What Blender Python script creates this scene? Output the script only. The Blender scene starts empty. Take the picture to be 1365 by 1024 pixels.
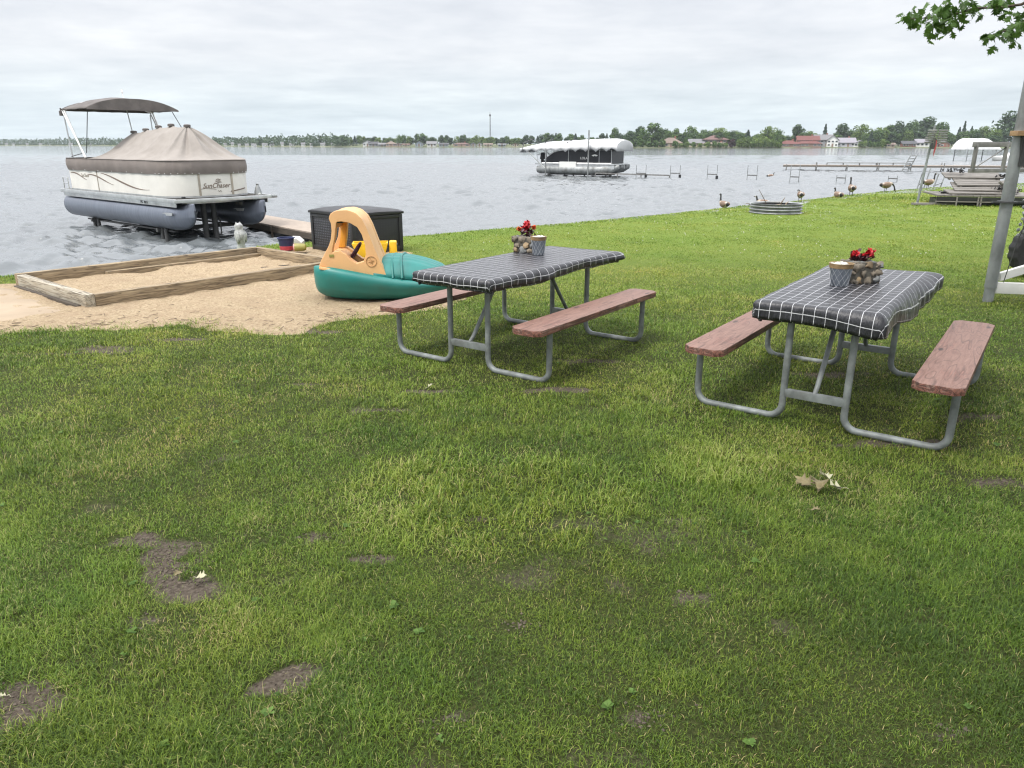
import bpy, bmesh, math, random
import numpy as np
from mathutils import Vector, Matrix, noise as mnoise
R = math.radians
random.seed(7); rng = np.random.default_rng(11)
sc = bpy.context.scene
COL = sc.collection
EYE = 1.65
WZ = -0.65          # lake level (lawn is 0)

# ------------------------------------------------------------------ materials
MATS = {}
def newmat(name):
    m = bpy.data.materials.new(name); m.use_nodes = True
    nt = m.node_tree; nt.nodes.clear()
    out = nt.nodes.new('ShaderNodeOutputMaterial')
    MATS[name] = m
    return m, nt, out
class N:
    """tiny node-graph helper"""
    def __init__(s, nt): s.nt = nt
    def n(s, typ, **kw):
        nd = s.nt.nodes.new(typ)
        for k, v in kw.items():
            if k.startswith('i_'):
                key = k[2:]
                key = int(key) if key.isdigit() else key.replace('_', ' ')
                if isinstance(v, bpy.types.NodeSocket): s.nt.links.new(v, nd.inputs[key])
                else: nd.inputs[key].default_value = v
            else: setattr(nd, k, v)
        return nd
    def coords(s, which='Object', scale=(1, 1, 1), rot=(0, 0, 0)):
        tc = s.n('ShaderNodeTexCoord')
        mp = s.n('ShaderNodeMapping', i_Vector=tc.outputs[which])
        mp.inputs['Scale'].default_value = scale; mp.inputs['Rotation'].default_value = rot
        return mp.outputs[0]
    def noise(s, vec, scale, detail=4, rough=.55, dist=0):
        return s.n('ShaderNodeTexNoise', i_Vector=vec, i_Scale=scale, i_Detail=detail, i_Roughness=rough, i_Distortion=dist).outputs['Fac']
    def ramp(s, fac, stops, interp='LINEAR'):
        r = s.n('ShaderNodeValToRGB', i_Fac=fac); cr = r.color_ramp; cr.interpolation = interp
        while len(cr.elements) < len(stops): cr.elements.new(.5)
        for e, (p, c) in zip(cr.elements, stops):
            e.position = p; e.color = (*c, 1) if len(c) == 3 else c
        return r.outputs[0]
    def mix(s, fac, a, b):
        m = s.n('ShaderNodeMix', data_type='RGBA')
        for i, v in ((0, fac), (6, a), (7, b)):
            if isinstance(v, bpy.types.NodeSocket): s.nt.links.new(v, m.inputs[i])
            else: m.inputs[i].default_value = v if i == 0 else (*v, 1)[:4]
        return m.outputs[2]
    def math(s, op, a, b=0.0, clamp=False):
        m = s.n('ShaderNodeMath', operation=op, use_clamp=clamp)
        for i, v in ((0, a), (1, b)):
            if isinstance(v, bpy.types.NodeSocket): s.nt.links.new(v, m.inputs[i])
            else: m.inputs[i].default_value = v
        return m.outputs[0]
    def bump(s, h, strength=.3, dist=.01, normal=None):
        b = s.n('ShaderNodeBump', i_Height=h, i_Strength=strength, i_Distance=dist)
        if normal is not None: s.nt.links.new(normal, b.inputs['Normal'])
        return b.outputs[0]
def scl(c, k): return tuple(min(1, v * k) for v in c)
def M(name, base, rough=.6, metal=0.0, var=.18, scale=6, stretch=(1, 1, 1), bump=.15, bdist=.004, bscale=40, c2=None, spec=.5, dirt=0.0, coat=0.0, knots=False):
    m, nt, out = newmat(name); g = N(nt)
    v = g.coords('Object', stretch)
    f = g.noise(v, scale, 5)
    c2 = c2 or scl(base, 1 - 2 * var)
    c1 = base if c2 != scl(base, 1 - 2 * var) else scl(base, 1 + var)
    col = g.ramp(f, [(.3, c2), (.7, c1)])
    if dirt:
        f2 = g.noise(g.coords('Object', (1, 1, 1)), scale * .37, 6, .65)
        mask = g.ramp(f2, [(.5, (0, 0, 0)), (.72, (dirt,) * 3)])
        col = g.mix(mask, col, scl((.09, .075, .055), 1))
    if knots:
        vk = g.n('ShaderNodeTexVoronoi', i_Vector=g.coords('Object', (1.4, 3.5, 3.5)), i_Scale=1.5)
        col = g.mix(g.ramp(vk.outputs['Distance'], [(.05, (.85,) * 3), (.11, (0, 0, 0))]), col, (.05, .03, .018))
        ln = g.ramp(g.math('ABSOLUTE', g.math('SUBTRACT', g.noise(g.coords('Object', (.5, 9, 9)), 2.5, 3, .6, .8), .5)), [(0, (.8,) * 3), (.05, (0, 0, 0))])
        col = g.mix(ln, col, (.07, .05, .032))
    p = g.n('ShaderNodeBsdfPrincipled', i_Base_Color=col, i_Metallic=metal)
    rf = g.noise(v, scale * 2.3, 3)
    nt.links.new(g.math('ADD', g.math('MULTIPLY', rf, .25), max(0, rough - .12)), p.inputs['Roughness'])
    p.inputs['Specular IOR Level'].default_value = spec
    p.inputs['Coat Weight'].default_value = coat
    if bump:
        nt.links.new(g.bump(g.noise(v, bscale, 4), bump, bdist), p.inputs['Normal'])
    nt.links.new(p.outputs[0], out.inputs[0])
    return m

M('galv', (.33, .345, .345), .55, .6, .2, 5, (1, 1, .5), bump=.15, bdist=.002, bscale=60, dirt=.65)
M('galv_paint', (.21, .228, .222), .55, .15, .2, 14, bump=.12, bdist=.001, bscale=80, dirt=.3)
M('alu', (.62, .63, .63), .38, .85, .12, 4, bump=.05, bscale=30, bdist=.002)
M('pontoon_metal', (.215, .237, .285), .38, .7, .08, 2.5, (5, .3, .3), .03, .002, 9, dirt=.12)
M('white_metal', (.75, .75, .74), .4, .2, .06, 5, bump=.03)
M('dull_white', (.72, .71, .68), .6, 0, .08, 3, bump=.05, dirt=.2)
M('fence_panel', (.71, .69, .635), .45, 0, .05, 2, bump=.03, bdist=.002, bscale=8)
M('fence_trim', (.36, .32, .26), .5, 0, .1)
M('decal_brown', (.17, .12, .09), .5, 0, .08)
M('canvas_tan', (.29, .262, .236), .85, 0, .10, 3, bump=.6, bdist=.035, bscale=3.0, c2=(.235, .21, .187), dirt=.2)
M('canvas_dark', (.125, .11, .102), .85, 0, .15, 4, bump=.4, bdist=.015, bscale=7)
M('canvas_skirt', (.20, .172, .155), .85, 0, .12, 2, (1, 1, .8), bump=.3, bdist=.02, bscale=4)
M('black_plastic', (.018, .018, .02), .45, 0, .2, 6, bump=.1)
M('black_gloss', (.008, .009, .013), .38, 0, .2, 3, bump=0)
M('rubber', (.022, .022, .023), .75, 0, .2, 12, bump=.3, bscale=60)
M('teal_plastic', (.012, .19, .17), .42, 0, .1, 3, bump=.12, bdist=.002, bscale=25, dirt=.28)
M('tan_plastic', (.77, .455, .20), .5, 0, .06, 3, bump=.1, bdist=.002, bscale=25, c2=(.66, .38, .18), dirt=.12)
M('tan_plastic_shaded', (.72, .34, .04), .5, 0, .08, 3, bump=.1)  # cabin tan deepened in colour, shade painted into the inner post
M('tan_mark', (.48, .25, .10), .6, 0, .1)
M('yellow_plastic', (.78, .46, .015), .45, 0, .08, 5, bump=.05)
M('yellow_dirty', (.48, .36, .05), .6, 0, .2, 5, dirt=.4)
M('purple_plastic', (.10, .035, .07), .5, 0, .2)
M('red_plastic', (.45, .05, .07), .5, 0, .12)
M('pink_plastic', (.65, .30, .28), .5, 0, .12)
M('navy_plastic', (.025, .035, .11), .45, 0, .2)
M('olive_plastic', (.30, .27, .07), .5, 0, .2)
M('owl_grey', (.40, .41, .40), .75, 0, .22, 22, bump=.5, bscale=50, bdist=.006)
M('timber', (.40, .315, .20), .85, 0, .2, 3, (1.2, 14, 14), .5, .006, 5, c2=(.18, .13, .078), dirt=.55, knots=True)
M('timber_old', (.46, .43, .35), .85, 0, .2, 3, (1.2, 14, 14), .4, .004, 5, c2=(.30, .25, .18), dirt=.6, knots=True)
M('dock_wood', (.40, .33, .27), .85, 0, .2, 3, (1, 14, 14), .3, .004, 5, c2=(.26, .215, .175))
M('dock_dark', (.075, .06, .045), .85, 0, .2, 4, (1, 8, 8), .3)
M('grey_wood', (.235, .22, .20), .88, 0, .2, 3, (1.5, 16, 16), .4, .004, 5, c2=(.11, .10, .09), dirt=.4)
M('bunk_wood', (.42, .27, .14), .8, 0, .2, 3, (1.2, 16, 16), .3, .004, 5, c2=(.27, .165, .085))
M('top_wood', (.2, .1, .07), .8, 0, .2, 3, (1.5, 16, 16), .3)
M('stone', (.30, .25, .185), .85, 0, .3, 4, bump=.4, bscale=60, bdist=.003, c2=(.10, .09, .075))
M('stone_tan', (.36, .26, .15), .85, 0, .25, 5, bump=.4, bscale=60, bdist=.003, c2=(.2, .15, .10))
M('stone_grey', (.20, .205, .20), .85, 0, .25, 5, bump=.4, bscale=60, bdist=.003)
M('mortar', (.12, .11, .09), .95, 0, .2, 20, bump=.5, bscale=90)
M('bucket_zinc', (.30, .335, .37), .45, .55, .3, 14, (1, 1, .45), .25, .003, 30, c2=(.13, .15, .19))
M('bucket_rim', (.33, .22, .11), .7, .1, .25, 12, dirt=.3)
M('wire_white', (.55, .57, .6), .5, .3, .1)
M('pebble_white', (.62, .62, .56), .8, 0, .2, 30)
M('petal_red', (.55, .01, .02), .55, 0, .2, 30, bump=0)
M('petal_orange', (.6, .10, .02), .55, 0, .2, 30, bump=0)
M('leaf_burgundy', (.055, .006, .012), .45, 0, .3, 30, bump=0)
M('goose_brown', (.27, .19, .145), .85, 0, .25, 14, (1, 1, 2), .4, .01, 25, c2=(.16, .11, .08))
M('goose_chest', (.42, .35, .28), .85, 0, .15, 14)
M('goose_black', (.012, .011, .010), .6, 0, .2)
M('goose_white', (.46, .42, .37), .8, 0, .06)
M('goose_leg', (.03, .028, .025), .7)
M('bark', (.12, .095, .07), .95, 0, .3, 5, (6, 6, 1), .8, .02, 8)
M('stick', (.20, .15, .10), .9, 0, .3, 10)
M('charcoal', (.02, .019, .018), .95, 0, .3, 10)
M('dry_leaf', (.46, .44, .29), .8, 0, .25, 12, bump=.2)
M('dry_leaf_brown', (.22, .18, .09), .8, 0, .3, 12, bump=.2)
M('canopy_white', (.62, .62, .62), .7, 0, .05, 2, bump=.3, bdist=.03, bscale=2)
M('glass_dark', (.03, .035, .045), .15, 0, .2, .5, bump=0)
M('trim_white', (.75, .75, .72), .6, 0, .05, 1, bump=0)
M('red_cloth', (.45, .08, .08), .8, 0, .2)
M('steel_dark', (.09, .09, .09), .6, .4, .2)

def leafmat(name, dark, light, trans=.3, scale=.6, rough=.6):
    m, nt, out = newmat(name); g = N(nt)
    oi = g.n('ShaderNodeObjectInfo')
    v = g.coords('Object')
    att = g.n('ShaderNodeAttribute', attribute_name='tint')
    f = g.math('ADD', g.math('MULTIPLY', att.outputs['Fac'], .55), g.math('MULTIPLY', g.noise(v, scale, 3), .45))
    f = g.math('ADD', f, g.math('MULTIPLY', g.math('SUBTRACT', oi.outputs['Random'], .5), .3))
    col = g.ramp(f, [(.15, dark), (.85, light)])
    p = g.n('ShaderNodeBsdfPrincipled', i_Base_Color=col, i_Roughness=rough)
    p.inputs['Specular IOR Level'].default_value = .3
    t = g.n('ShaderNodeBsdfTranslucent', i_Color=col)
    mx = g.n('ShaderNodeMixShader', i_Fac=trans, i_1=p.outputs[0], i_2=t.outputs[0])
    nt.links.new(mx.outputs[0], out.inputs[0])
leafmat('leaf_mid', (.030, .068, .016), (.12, .20, .042))
leafmat('leaf_light', (.06, .105, .022), (.19, .27, .06))
leafmat('leaf_dark', (.018, .042, .016), (.068, .12, .038))
leafmat('leaf_conifer', (.014, .034, .018), (.05, .088, .045))
leafmat('leaf_far', (.026, .058, .024), (.10, .155, .06), scale=.05)
leafmat('leaf_maple', (.02, .05, .012), (.10, .19, .035), .35, 1.2, .4)
leafmat('leaf_weed', (.06, .12, .02), (.15, .25, .05), .3, 2)
leafmat('leaf_plum', (.03, .014, .016), (.06, .03, .03))

def roofmat(name, c, c2): M(name, c, .9, 0, .15, 1.2, (1, 1, 6), .2, .02, 3, c2=c2)
roofmat('roof_brown', (.21, .16, .13), (.13, .10, .085)); roofmat('roof_grey', (.19, .185, .19), (.13, .13, .135))
roofmat('roof_red', (.155, .058, .05), (.115, .042, .037)); roofmat('roof_redbrown', (.16, .09, .078), (.11, .066, .06))
roofmat('roof_lilac', (.26, .245, .27), (.2, .19, .215)); roofmat('roof_dark', (.075, .075, .08), (.05, .05, .055))
for nm, c in dict(wall_tan=(.50, .43, .31), wall_white=(.74, .74, .72), wall_grey=(.36, .37, .39), wall_lilac=(.47, .46, .51), wall_brick=(.28, .12, .09),
                  wall_cream=(.62, .56, .43), wall_pink=(.52, .36, .30), wall_blue=(.33, .40, .46), wall_brown=(.25, .17, .13)).items():
    M(nm, c, .85, 0, .07, .5, (1, 1, 5), .1, .01, 2)

# bench boards: worn red-brown paint, cracked along the grain
def bench_mat():
    m, nt, out = newmat('bench_paint'); g = N(nt)
    v = g.coords('Object', (1.3, 12, 12)); v2 = g.coords('Object', (1, 1, 1))
    grain = g.noise(v, 4.5, 7, .65, .9)
    oi = g.n('ShaderNodeObjectInfo')
    base = g.ramp(grain, [(.30, (.10, .034, .024)), (.46, (.215, .088, .064)), (.75, (.33, .16, .12))])
    def lines(sc_, s, wdt):
        nn = g.noise(g.coords('Object', sc_), s, 4, .6, 1.2)
        return g.ramp(g.math('ABSOLUTE', g.math('SUBTRACT', nn, .5)), [(0, (1, 1, 1)), (wdt, (0, 0, 0))])
    cr = g.math('MAXIMUM', lines((.6, 10, 10), 2.0, .06), g.math('MULTIPLY', lines((9, 4, 4), 1.0, .05), g.ramp(g.noise(g.coords('Object', (3, 3, 3)), 2.5, 2), [(.5, (0, 0, 0)), (.56, (1, 1, 1))])))
    base = g.mix(g.math('MULTIPLY', cr, .9), base, (.035, .018, .014))
    wear = g.noise(g.coords('Object', (.9, 13, 13)), 3.0, 6, .65, .6)
    wm = g.ramp(wear, [(.52, (0, 0, 0)), (.62, (1, 1, 1))])
    base = g.mix(g.math('MULTIPLY', wm, .6), base, (.34, .235, .19))
    knot = g.n('ShaderNodeTexVoronoi', i_Vector=g.coords('Object', (2.6, 7, 7)), i_Scale=1.6)
    km = g.ramp(knot.outputs['Distance'], [(.10, (1, 1, 1)), (.17, (0, 0, 0))])
    base = g.mix(g.math('MULTIPLY', km, .8), base, (.035, .02, .015))
    # growth rings show through where the paint on top has been sat off
    ring = g.math('FRACT', g.math('MULTIPLY', g.noise(g.coords('Object', (.55, 3.6, 3.6)), 1.7, 2, .4, .5), 15.0))
    rl = g.ramp(ring, [(0, (1, 1, 1)), (.16, (0, 0, 0))])
    worn = g.mix(g.math('MULTIPLY', rl, .85), g.ramp(grain, [(.3, (.165, .085, .062)), (.7, (.265, .155, .12))]), (.075, .038, .028))
    vk = g.n('ShaderNodeTexVoronoi', i_Vector=g.coords('Object', (1.6, 4.6, 4.6)), i_Scale=1.5)
    worn = g.mix(g.ramp(vk.outputs['Distance'], [(.07, (.9,) * 3), (.12, (0, 0, 0))]), worn, (.03, .018, .014))
    spn = g.n('ShaderNodeSeparateXYZ', i_0=g.n('ShaderNodeTexCoord').outputs['Normal'])
    topm = g.ramp(spn.outputs[2], [(.75, (0, 0, 0)), (.97, (1, 1, 1))])
    sat = g.ramp(g.noise(g.coords('Object', (1.2, 3, 3)), 1.6, 4, .6), [(.30, (.35,) * 3), (.52, (1, 1, 1))])
    base = g.mix(g.math('MULTIPLY', topm, sat), base, worn)
    p = g.n('ShaderNodeBsdfPrincipled', i_Base_Color=base, i_Roughness=.55)
    h = g.math('SUBTRACT', grain, g.math('MULTIPLY', cr, .5))
    nt.links.new(g.bump(h, .5, .004), p.inputs['Normal'])
    nt.links.new(p.outputs[0], out.inputs[0])
bench_mat()
# vinyl cloth: black with a thin white window-pane check (UV in metres)
def cloth_mat():
    m, nt, out = newmat('cloth_check'); g = N(nt)
    uv = g.n('ShaderNodeUVMap'); uv.uv_map = 'UVMap'
    sep = g.n('ShaderNodeSeparateXYZ', i_0=uv.outputs[0])
    masks = []
    for o, sp_ in ((0, .095), (1, .064)):
        t = g.math('FRACT', g.math('MULTIPLY', sep.outputs[o], 1 / sp_))
        d = g.math('ABSOLUTE', g.math('SUBTRACT', t, .5))
        masks.append(g.math('LESS_THAN', d, .0017 / sp_ if o else .0024 / sp_))
    line = g.math('MAXIMUM', masks[0], masks[1])
    slub = g.noise(g.coords('Object', (3, 60, 3)), 4, 4)
    dark = g.ramp(slub, [(.3, (.008, .008, .011)), (.7, (.032, .032, .038))])
    col = g.mix(line, dark, (.55, .55, .57))
    p = g.n('ShaderNodeBsdfPrincipled', i_Base_Color=col, i_Roughness=.36)
    p.inputs['Specular IOR Level'].default_value = .6
    wr = g.noise(g.coords('Object', (2.2, 9, 4)), 5.5, 5, .6)
    nt.links.new(g.bump(wr, .45, .018), p.inputs['Normal'])
    nt.links.new(p.outputs[0], out.inputs[0])
cloth_mat()
def wicker_mat():
    m, nt, out = newmat('wicker'); g = N(nt)
    v = g.coords('Object')
    w1 = g.n('ShaderNodeTexWave', i_Vector=v, i_Scale=8, bands_direction='Z').outputs['Fac']
    sx = g.n('ShaderNodeTexWave', i_Vector=v, i_Scale=6, bands_direction='X').outputs['Fac']
    sy = g.n('ShaderNodeTexWave', i_Vector=v, i_Scale=6, bands_direction='Y').outputs['Fac']
    h = g.math('MULTIPLY', w1, g.math('MULTIPLY', sx, sy))
    col = g.mix(g.ramp(h, [(.02, (0, 0, 0)), (.25, (1, 1, 1))]), (.016, .016, .02), g.ramp(g.noise(v, 6), [(.3, (.05, .052, .062)), (.7, (.075, .078, .092))]))
    p = g.n('ShaderNodeBsdfPrincipled', i_Base_Color=col, i_Roughness=.5)
    nt.links.new(g.bump(h, .9, .012), p.inputs['Normal'])
    nt.links.new(p.outputs[0], out.inputs[0])
wicker_mat()
def grass_mat():
    m, nt, out = newmat('grass_blades'); g = N(nt)
    geo = g.n('ShaderNodeNewGeometry')
    att = g.n('ShaderNodeAttribute', attribute_name='tint')
    big = g.noise(geo.outputs['Position'], .55, 4, .6)
    mid = g.noise(geo.outputs['Position'], 2.6, 4, .6)
    f = g.math('ADD', att.outputs['Fac'], g.math('MULTIPLY', g.math('SUBTRACT', mid, .5), .35))
    col = g.ramp(f, [(0, (.040, .080, .009)), (.35, (.118, .190, .020)), (.62, (.215, .295, .036)), (.84, (.30, .34, .085)), (.97, (.44, .37, .19))])
    lush = g.ramp(big, [(.35, (.80, .95, .72)), (.5, (1, 1, .9)), (.65, (1.22, 1.06, .95))])
    mu = g.n('ShaderNodeMix', data_type='RGBA', blend_type='MULTIPLY'); mu.inputs[0].default_value = 1
    nt.links.new(col, mu.inputs[6]); nt.links.new(lush, mu.inputs[7]); col = mu.outputs[2]
    p = g.n('ShaderNodeBsdfPrincipled', i_Base_Color=col, i_Roughness=.5)
    p.inputs['Specular IOR Level'].default_value = .35
    t = g.n('ShaderNodeBsdfTranslucent', i_Color=col)
    mx = g.n('ShaderNodeMixShader', i_Fac=.22, i_1=p.outputs[0], i_2=t.outputs[0])
    nt.links.new(mx.outputs[0], out.inputs[0])
grass_mat()
def soil_mat():
    m, nt, out = newmat('lawn_soil'); g = N(nt)
    geo = g.n('ShaderNodeNewGeometry'); P = geo.outputs['Position']
    att = g.n('ShaderNodeAttribute', attribute_name='bare')
    fine = g.noise(P, 60, 5, .7); mid = g.noise(P, 6, 5, .6)
    soil = g.ramp(fine, [(.3, (.035, .027, .020)), (.55, (.105, .085, .066)), (.8, (.19, .16, .13))])
    thatch = g.ramp(fine, [(.3, (.016, .022, .006)), (.55, (.045, .054, .015)), (.8, (.13, .115, .05))])
    green = g.ramp(g.noise(P, 25, 5, .7), [(.3, (.085, .13, .02)), (.7, (.18, .24, .045))])
    d = g.n('ShaderNodeAttribute', attribute_name='far')
    th = g.mix(d.outputs['Fac'], thatch, green)
    f = g.math('ADD', att.outputs['Fac'], g.math('MULTIPLY', g.math('SUBTRACT', mid, .5), .5), True)
    f = g.ramp(f, [(.35, (0, 0, 0)), (.6, (1, 1, 1))])
    col = g.mix(f, th, soil)
    p = g.n('ShaderNodeBsdfPrincipled', i_Base_Color=col, i_Roughness=.95)
    p.inputs['Specular IOR Level'].default_value = .15
    nt.links.new(g.bump(fine, .8, .02), p.inputs['Normal'])
    nt.links.new(p.outputs[0], out.inputs[0])
soil_mat()
def sand_mat():
    m, nt, out = newmat('sand'); g = N(nt)
    geo = g.n('ShaderNodeNewGeometry'); P = geo.outputs['Position']
    f1 = g.noise(P, 36, 6, .9); f2 = g.noise(P, 3, 6, .65); f3 = g.noise(P, 22, 4, .7)
    c = g.ramp(f1, [(.25, (.17, .115, .065)), (.48, (.47, .36, .23)), (.75, (.78, .645, .46))])
    c = g.mix(g.ramp(f2, [(.42, (.0,) * 3), (.7, (.45,) * 3)]), c, (.36, .25, .165))
    c = g.mix(g.ramp(f3, [(.58, (0,) * 3), (.70, (.6,) * 3)]), c, (.20, .14, .09))
    p = g.n('ShaderNodeBsdfPrincipled', i_Base_Color=c, i_Roughness=.95)
    p.inputs['Specular IOR Level'].default_value = .15
    nt.links.new(g.bump(g.math('ADD', f3, g.math('MULTIPLY', f1, .5)), 1.0, .05), p.inputs['Normal'])
    nt.links.new(p.outputs[0], out.inputs[0])
sand_mat()
def water_mat():
    m, nt, out = newmat('lake_water'); g = N(nt)
    geo = g.n('ShaderNodeNewGeometry')
    mp = g.n('ShaderNodeMapping', i_Vector=geo.outputs['Position']); mp.inputs['Rotation'].default_value = (0, 0, R(20)); mp.inputs['Scale'].default_value = (.6, 1.3, 1)
    a = g.noise(mp.outputs[0], 1.1, 5, .62, .4)
    b = g.noise(mp.outputs[0], 6, 4, .6, .3)
    col = g.ramp(g.noise(geo.outputs['Position'], .02, 3), [(.3, (.12, .132, .138)), (.7, (.145, .156, .161))])
    p = g.n('ShaderNodeBsdfPrincipled', i_Base_Color=col, i_Roughness=.05)
    p.inputs['IOR'].default_value = 1.58
    h = g.math('ADD', a, g.math('MULTIPLY', b, .22))
    nt.links.new(g.bump(h, .75, .085), p.inputs['Normal'])
    nt.links.new(p.outputs[0], out.inputs[0])
water_mat()

# ------------------------------------------------------------------ mesh builder
def rotm(rx=0, ry=0, rz=0): return Matrix.Rotation(rz, 3, 'Z') @ Matrix.Rotation(ry, 3, 'Y') @ Matrix.Rotation(rx, 3, 'X')
class MB:
    def __init__(s): s.V = []; s.F = []; s.I = []; s.mi = 0
    def add(s, vs, fs, mi=None):
        o = len(s.V); s.V += [tuple(v) for v in vs]
        for f in fs: s.F.append(tuple(i + o for i in f)); s.I.append(s.mi if mi is None else mi)
        return s
    def box(s, c, d, rot=None, mi=None, taper=1.0):
        x, y, z = (v / 2 for v in d); c = Vector(c)
        vs = [Vector((sx * x * (taper if sz > 0 else 1), sy * y * (taper if sz > 0 else 1), sz * z)) for sz in (-1, 1) for sx, sy in ((-1, -1), (1, -1), (1, 1), (-1, 1))]
        if rot is not None: vs = [rot @ v for v in vs]
        return s.add([v + c for v in vs], [(3, 2, 1, 0), (4, 5, 6, 7), (0, 1, 5, 4), (1, 2, 6, 5), (2, 3, 7, 6), (3, 0, 4, 7)], mi)
    def beam(s, a, b, w, h, mi=None, up=(0, 0, 1)):
        a, b = Vector(a), Vector(b); d = b - a; L = d.length; d.normalize()
        upv = Vector(up)
        if abs(d.dot(upv)) > .98: upv = Vector((1, 0, 0))
        sd = upv.cross(d).normalized(); u = d.cross(sd)
        m = Matrix((d, sd, u)).transposed()
        return s.box((a + b) / 2, (L, w, h), m, mi)
    def ring(s, c, d, r, n, ref=None, r2=None):
        d = Vector(d).normalized()
        ref = Vector(ref) if ref is not None else (Vector((0, 0, 1)) if abs(d.z) < .95 else Vector((1, 0, 0)))
        sd = ref.cross(d).normalized(); u = d.cross(sd)
        r2 = r if r2 is None else r2
        return [Vector(c) + sd * r * math.cos(2 * math.pi * k / n) + u * r2 * math.sin(2 * math.pi * k / n) for k in range(n)]
    def loft(s, rings, cap=True, mi=None, close=True, mis=None):
        n = len(rings[0]); o = len(s.V)
        for r in rings: s.V += [tuple(v) for v in r]
        for i in range(len(rings) - 1):
            for k in range(n if close else n - 1):
                k2 = (k + 1) % n
                s.F.append((o + i * n + k, o + i * n + k2, o + (i + 1) * n + k2, o + (i + 1) * n + k))
                s.I.append(mis[i] if mis else (s.mi if mi is None else mi))
        if cap:
            s.F.append(tuple(o + k for k in reversed(range(n)))); s.I.append(mis[0] if mis else (s.mi if mi is None else mi))
            b = o + (len(rings) - 1) * n
            s.F.append(tuple(b + k for k in range(n))); s.I.append(mis[-1] if mis else (s.mi if mi is None else mi))
        return s
    def tube(s, pts, r, n=8, mi=None, cap=True, mis=None):
        pts = [Vector(p) for p in pts]; rs = r if isinstance(r, (list, tuple)) else [r] * len(pts)
        rings = []; ref = None
        for i, p in enumerate(pts):
            a = pts[max(0, i - 1)]; b = pts[min(len(pts) - 1, i + 1)]; d = (b - a).normalized()
            if ref is None: ref = Vector((0, 0, 1)) if abs(d.z) < .9 else Vector((1, 0, 0))
            ref = (ref - d * ref.dot(d)).normalized()
            rings.append(s.ring(p, d, rs[i], n, ref))
        return s.loft(rings, cap, mi, mis=mis)
    def lathe(s, prof, c=(0, 0, 0), n=20, mi=None, cap=True):
        rings = [[Vector(c) + Vector((r * math.cos(2 * math.pi * k / n), r * math.sin(2 * math.pi * k / n), z)) for k in range(n)] for r, z in prof]
        return s.loft(rings, cap, mi)
    def prism(s, poly, t, m3=None, off=(0, 0, 0), mi=None):
        """poly in (x,z); thickness t along y, centred"""
        n = len(poly); off = Vector(off)
        vs = [Vector((x, -t / 2, z)) for x, z in poly] + [Vector((x, t / 2, z)) for x, z in poly]
        if m3 is not None: vs = [m3 @ v for v in vs]
        fs = [tuple(range(n)), tuple(reversed(range(n, 2 * n)))] + [(i, i + n, (i + 1) % n + n, (i + 1) % n) for i in range(n)]
        return s.add([v + off for v in vs], fs, mi)
    def blob(s, c, r, jit=.2, sub=1, mi=None, seed=0):
        bm = bmesh.new(); bmesh.ops.create_icosphere(bm, subdivisions=sub, radius=1)
        r = (r, r, r) if not isinstance(r, (tuple, list)) else r
        vs = []
        for v in bm.verts:
            k = 1 + jit * mnoise.noise(v.co * 1.7 + Vector((seed * 3.1, seed * 1.7, 0)))
            vs.append(Vector((v.co.x * r[0] * k, v.co.y * r[1] * k, v.co.z * r[2] * k)) + Vector(c))
        fs = [tuple(v.index for v in f.verts) for f in bm.faces]; bm.free()
        return s.add(vs, fs, mi)
    def build(s, name, mats, parent=None, bevel=0, angle=38, smooth=True, loc=None, segs=2, fixn=True):
        me = bpy.data.meshes.new(name)
        me.from_pydata(s.V, [], s.F)
        mats = mats if isinstance(mats, (list, tuple)) else [mats]
        for m in mats: me.materials.append(MATS[m])
        if len(mats) > 1: me.polygons.foreach_set('material_index', s.I)
        if fixn or bevel:
            bm = bmesh.new(); bm.from_mesh(me)
            if fixn: bmesh.ops.recalc_face_normals(bm, faces=bm.faces)
            if bevel:
                es = [e for e in bm.edges if len(e.link_faces) == 2 and e.calc_face_angle(0) > R(30)]
                bmesh.ops.bevel(bm, geom=es, offset=bevel, segments=segs, affect='EDGES', profile=.6, clamp_overlap=True)
            bm.to_mesh(me); bm.free()
        if smooth:
            me.polygons.foreach_set('use_smooth', [True] * len(me.polygons))
            me.set_sharp_from_angle(angle=R(angle))
        me.update()
        o = bpy.data.objects.new(name, me); COL.objects.link(o)
        if parent is not None: o.parent = parent
        if loc is not None: o.location = loc
        return o
def thing(name, label, cat, loc=(0, 0, 0), rz=0, group=None):
    o = bpy.data.objects.new(name, None); COL.objects.link(o); o.empty_display_size = .1
    o.location = loc; o.rotation_euler = (0, 0, rz); tag(o, label, cat, group)
    return o
def tag(o, label, cat, group=None, kind=None):
    if label: o['label'] = label
    if cat: o['category'] = cat
    if group: o['group'] = group
    if kind: o['kind'] = kind
    return o
def kids(o): return [c for c in bpy.data.objects if c.parent is o]
def dup(root, loc, rz=None, label=None, group=None, scale=None):
    r = root.copy(); COL.objects.link(r); r.location = loc
    if rz is not None: r.rotation_euler = (0, 0, rz)
    if scale is not None: r.scale = scale if isinstance(scale, (tuple, list)) else (scale,) * 3
    if label: r['label'] = label
    if group: r['group'] = group
    for ch in kids(root):
        c = ch.copy(); COL.objects.link(c); c.parent = r
        for gch in kids(ch):
            d = gch.copy(); COL.objects.link(d); d.parent = c
    return r
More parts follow.
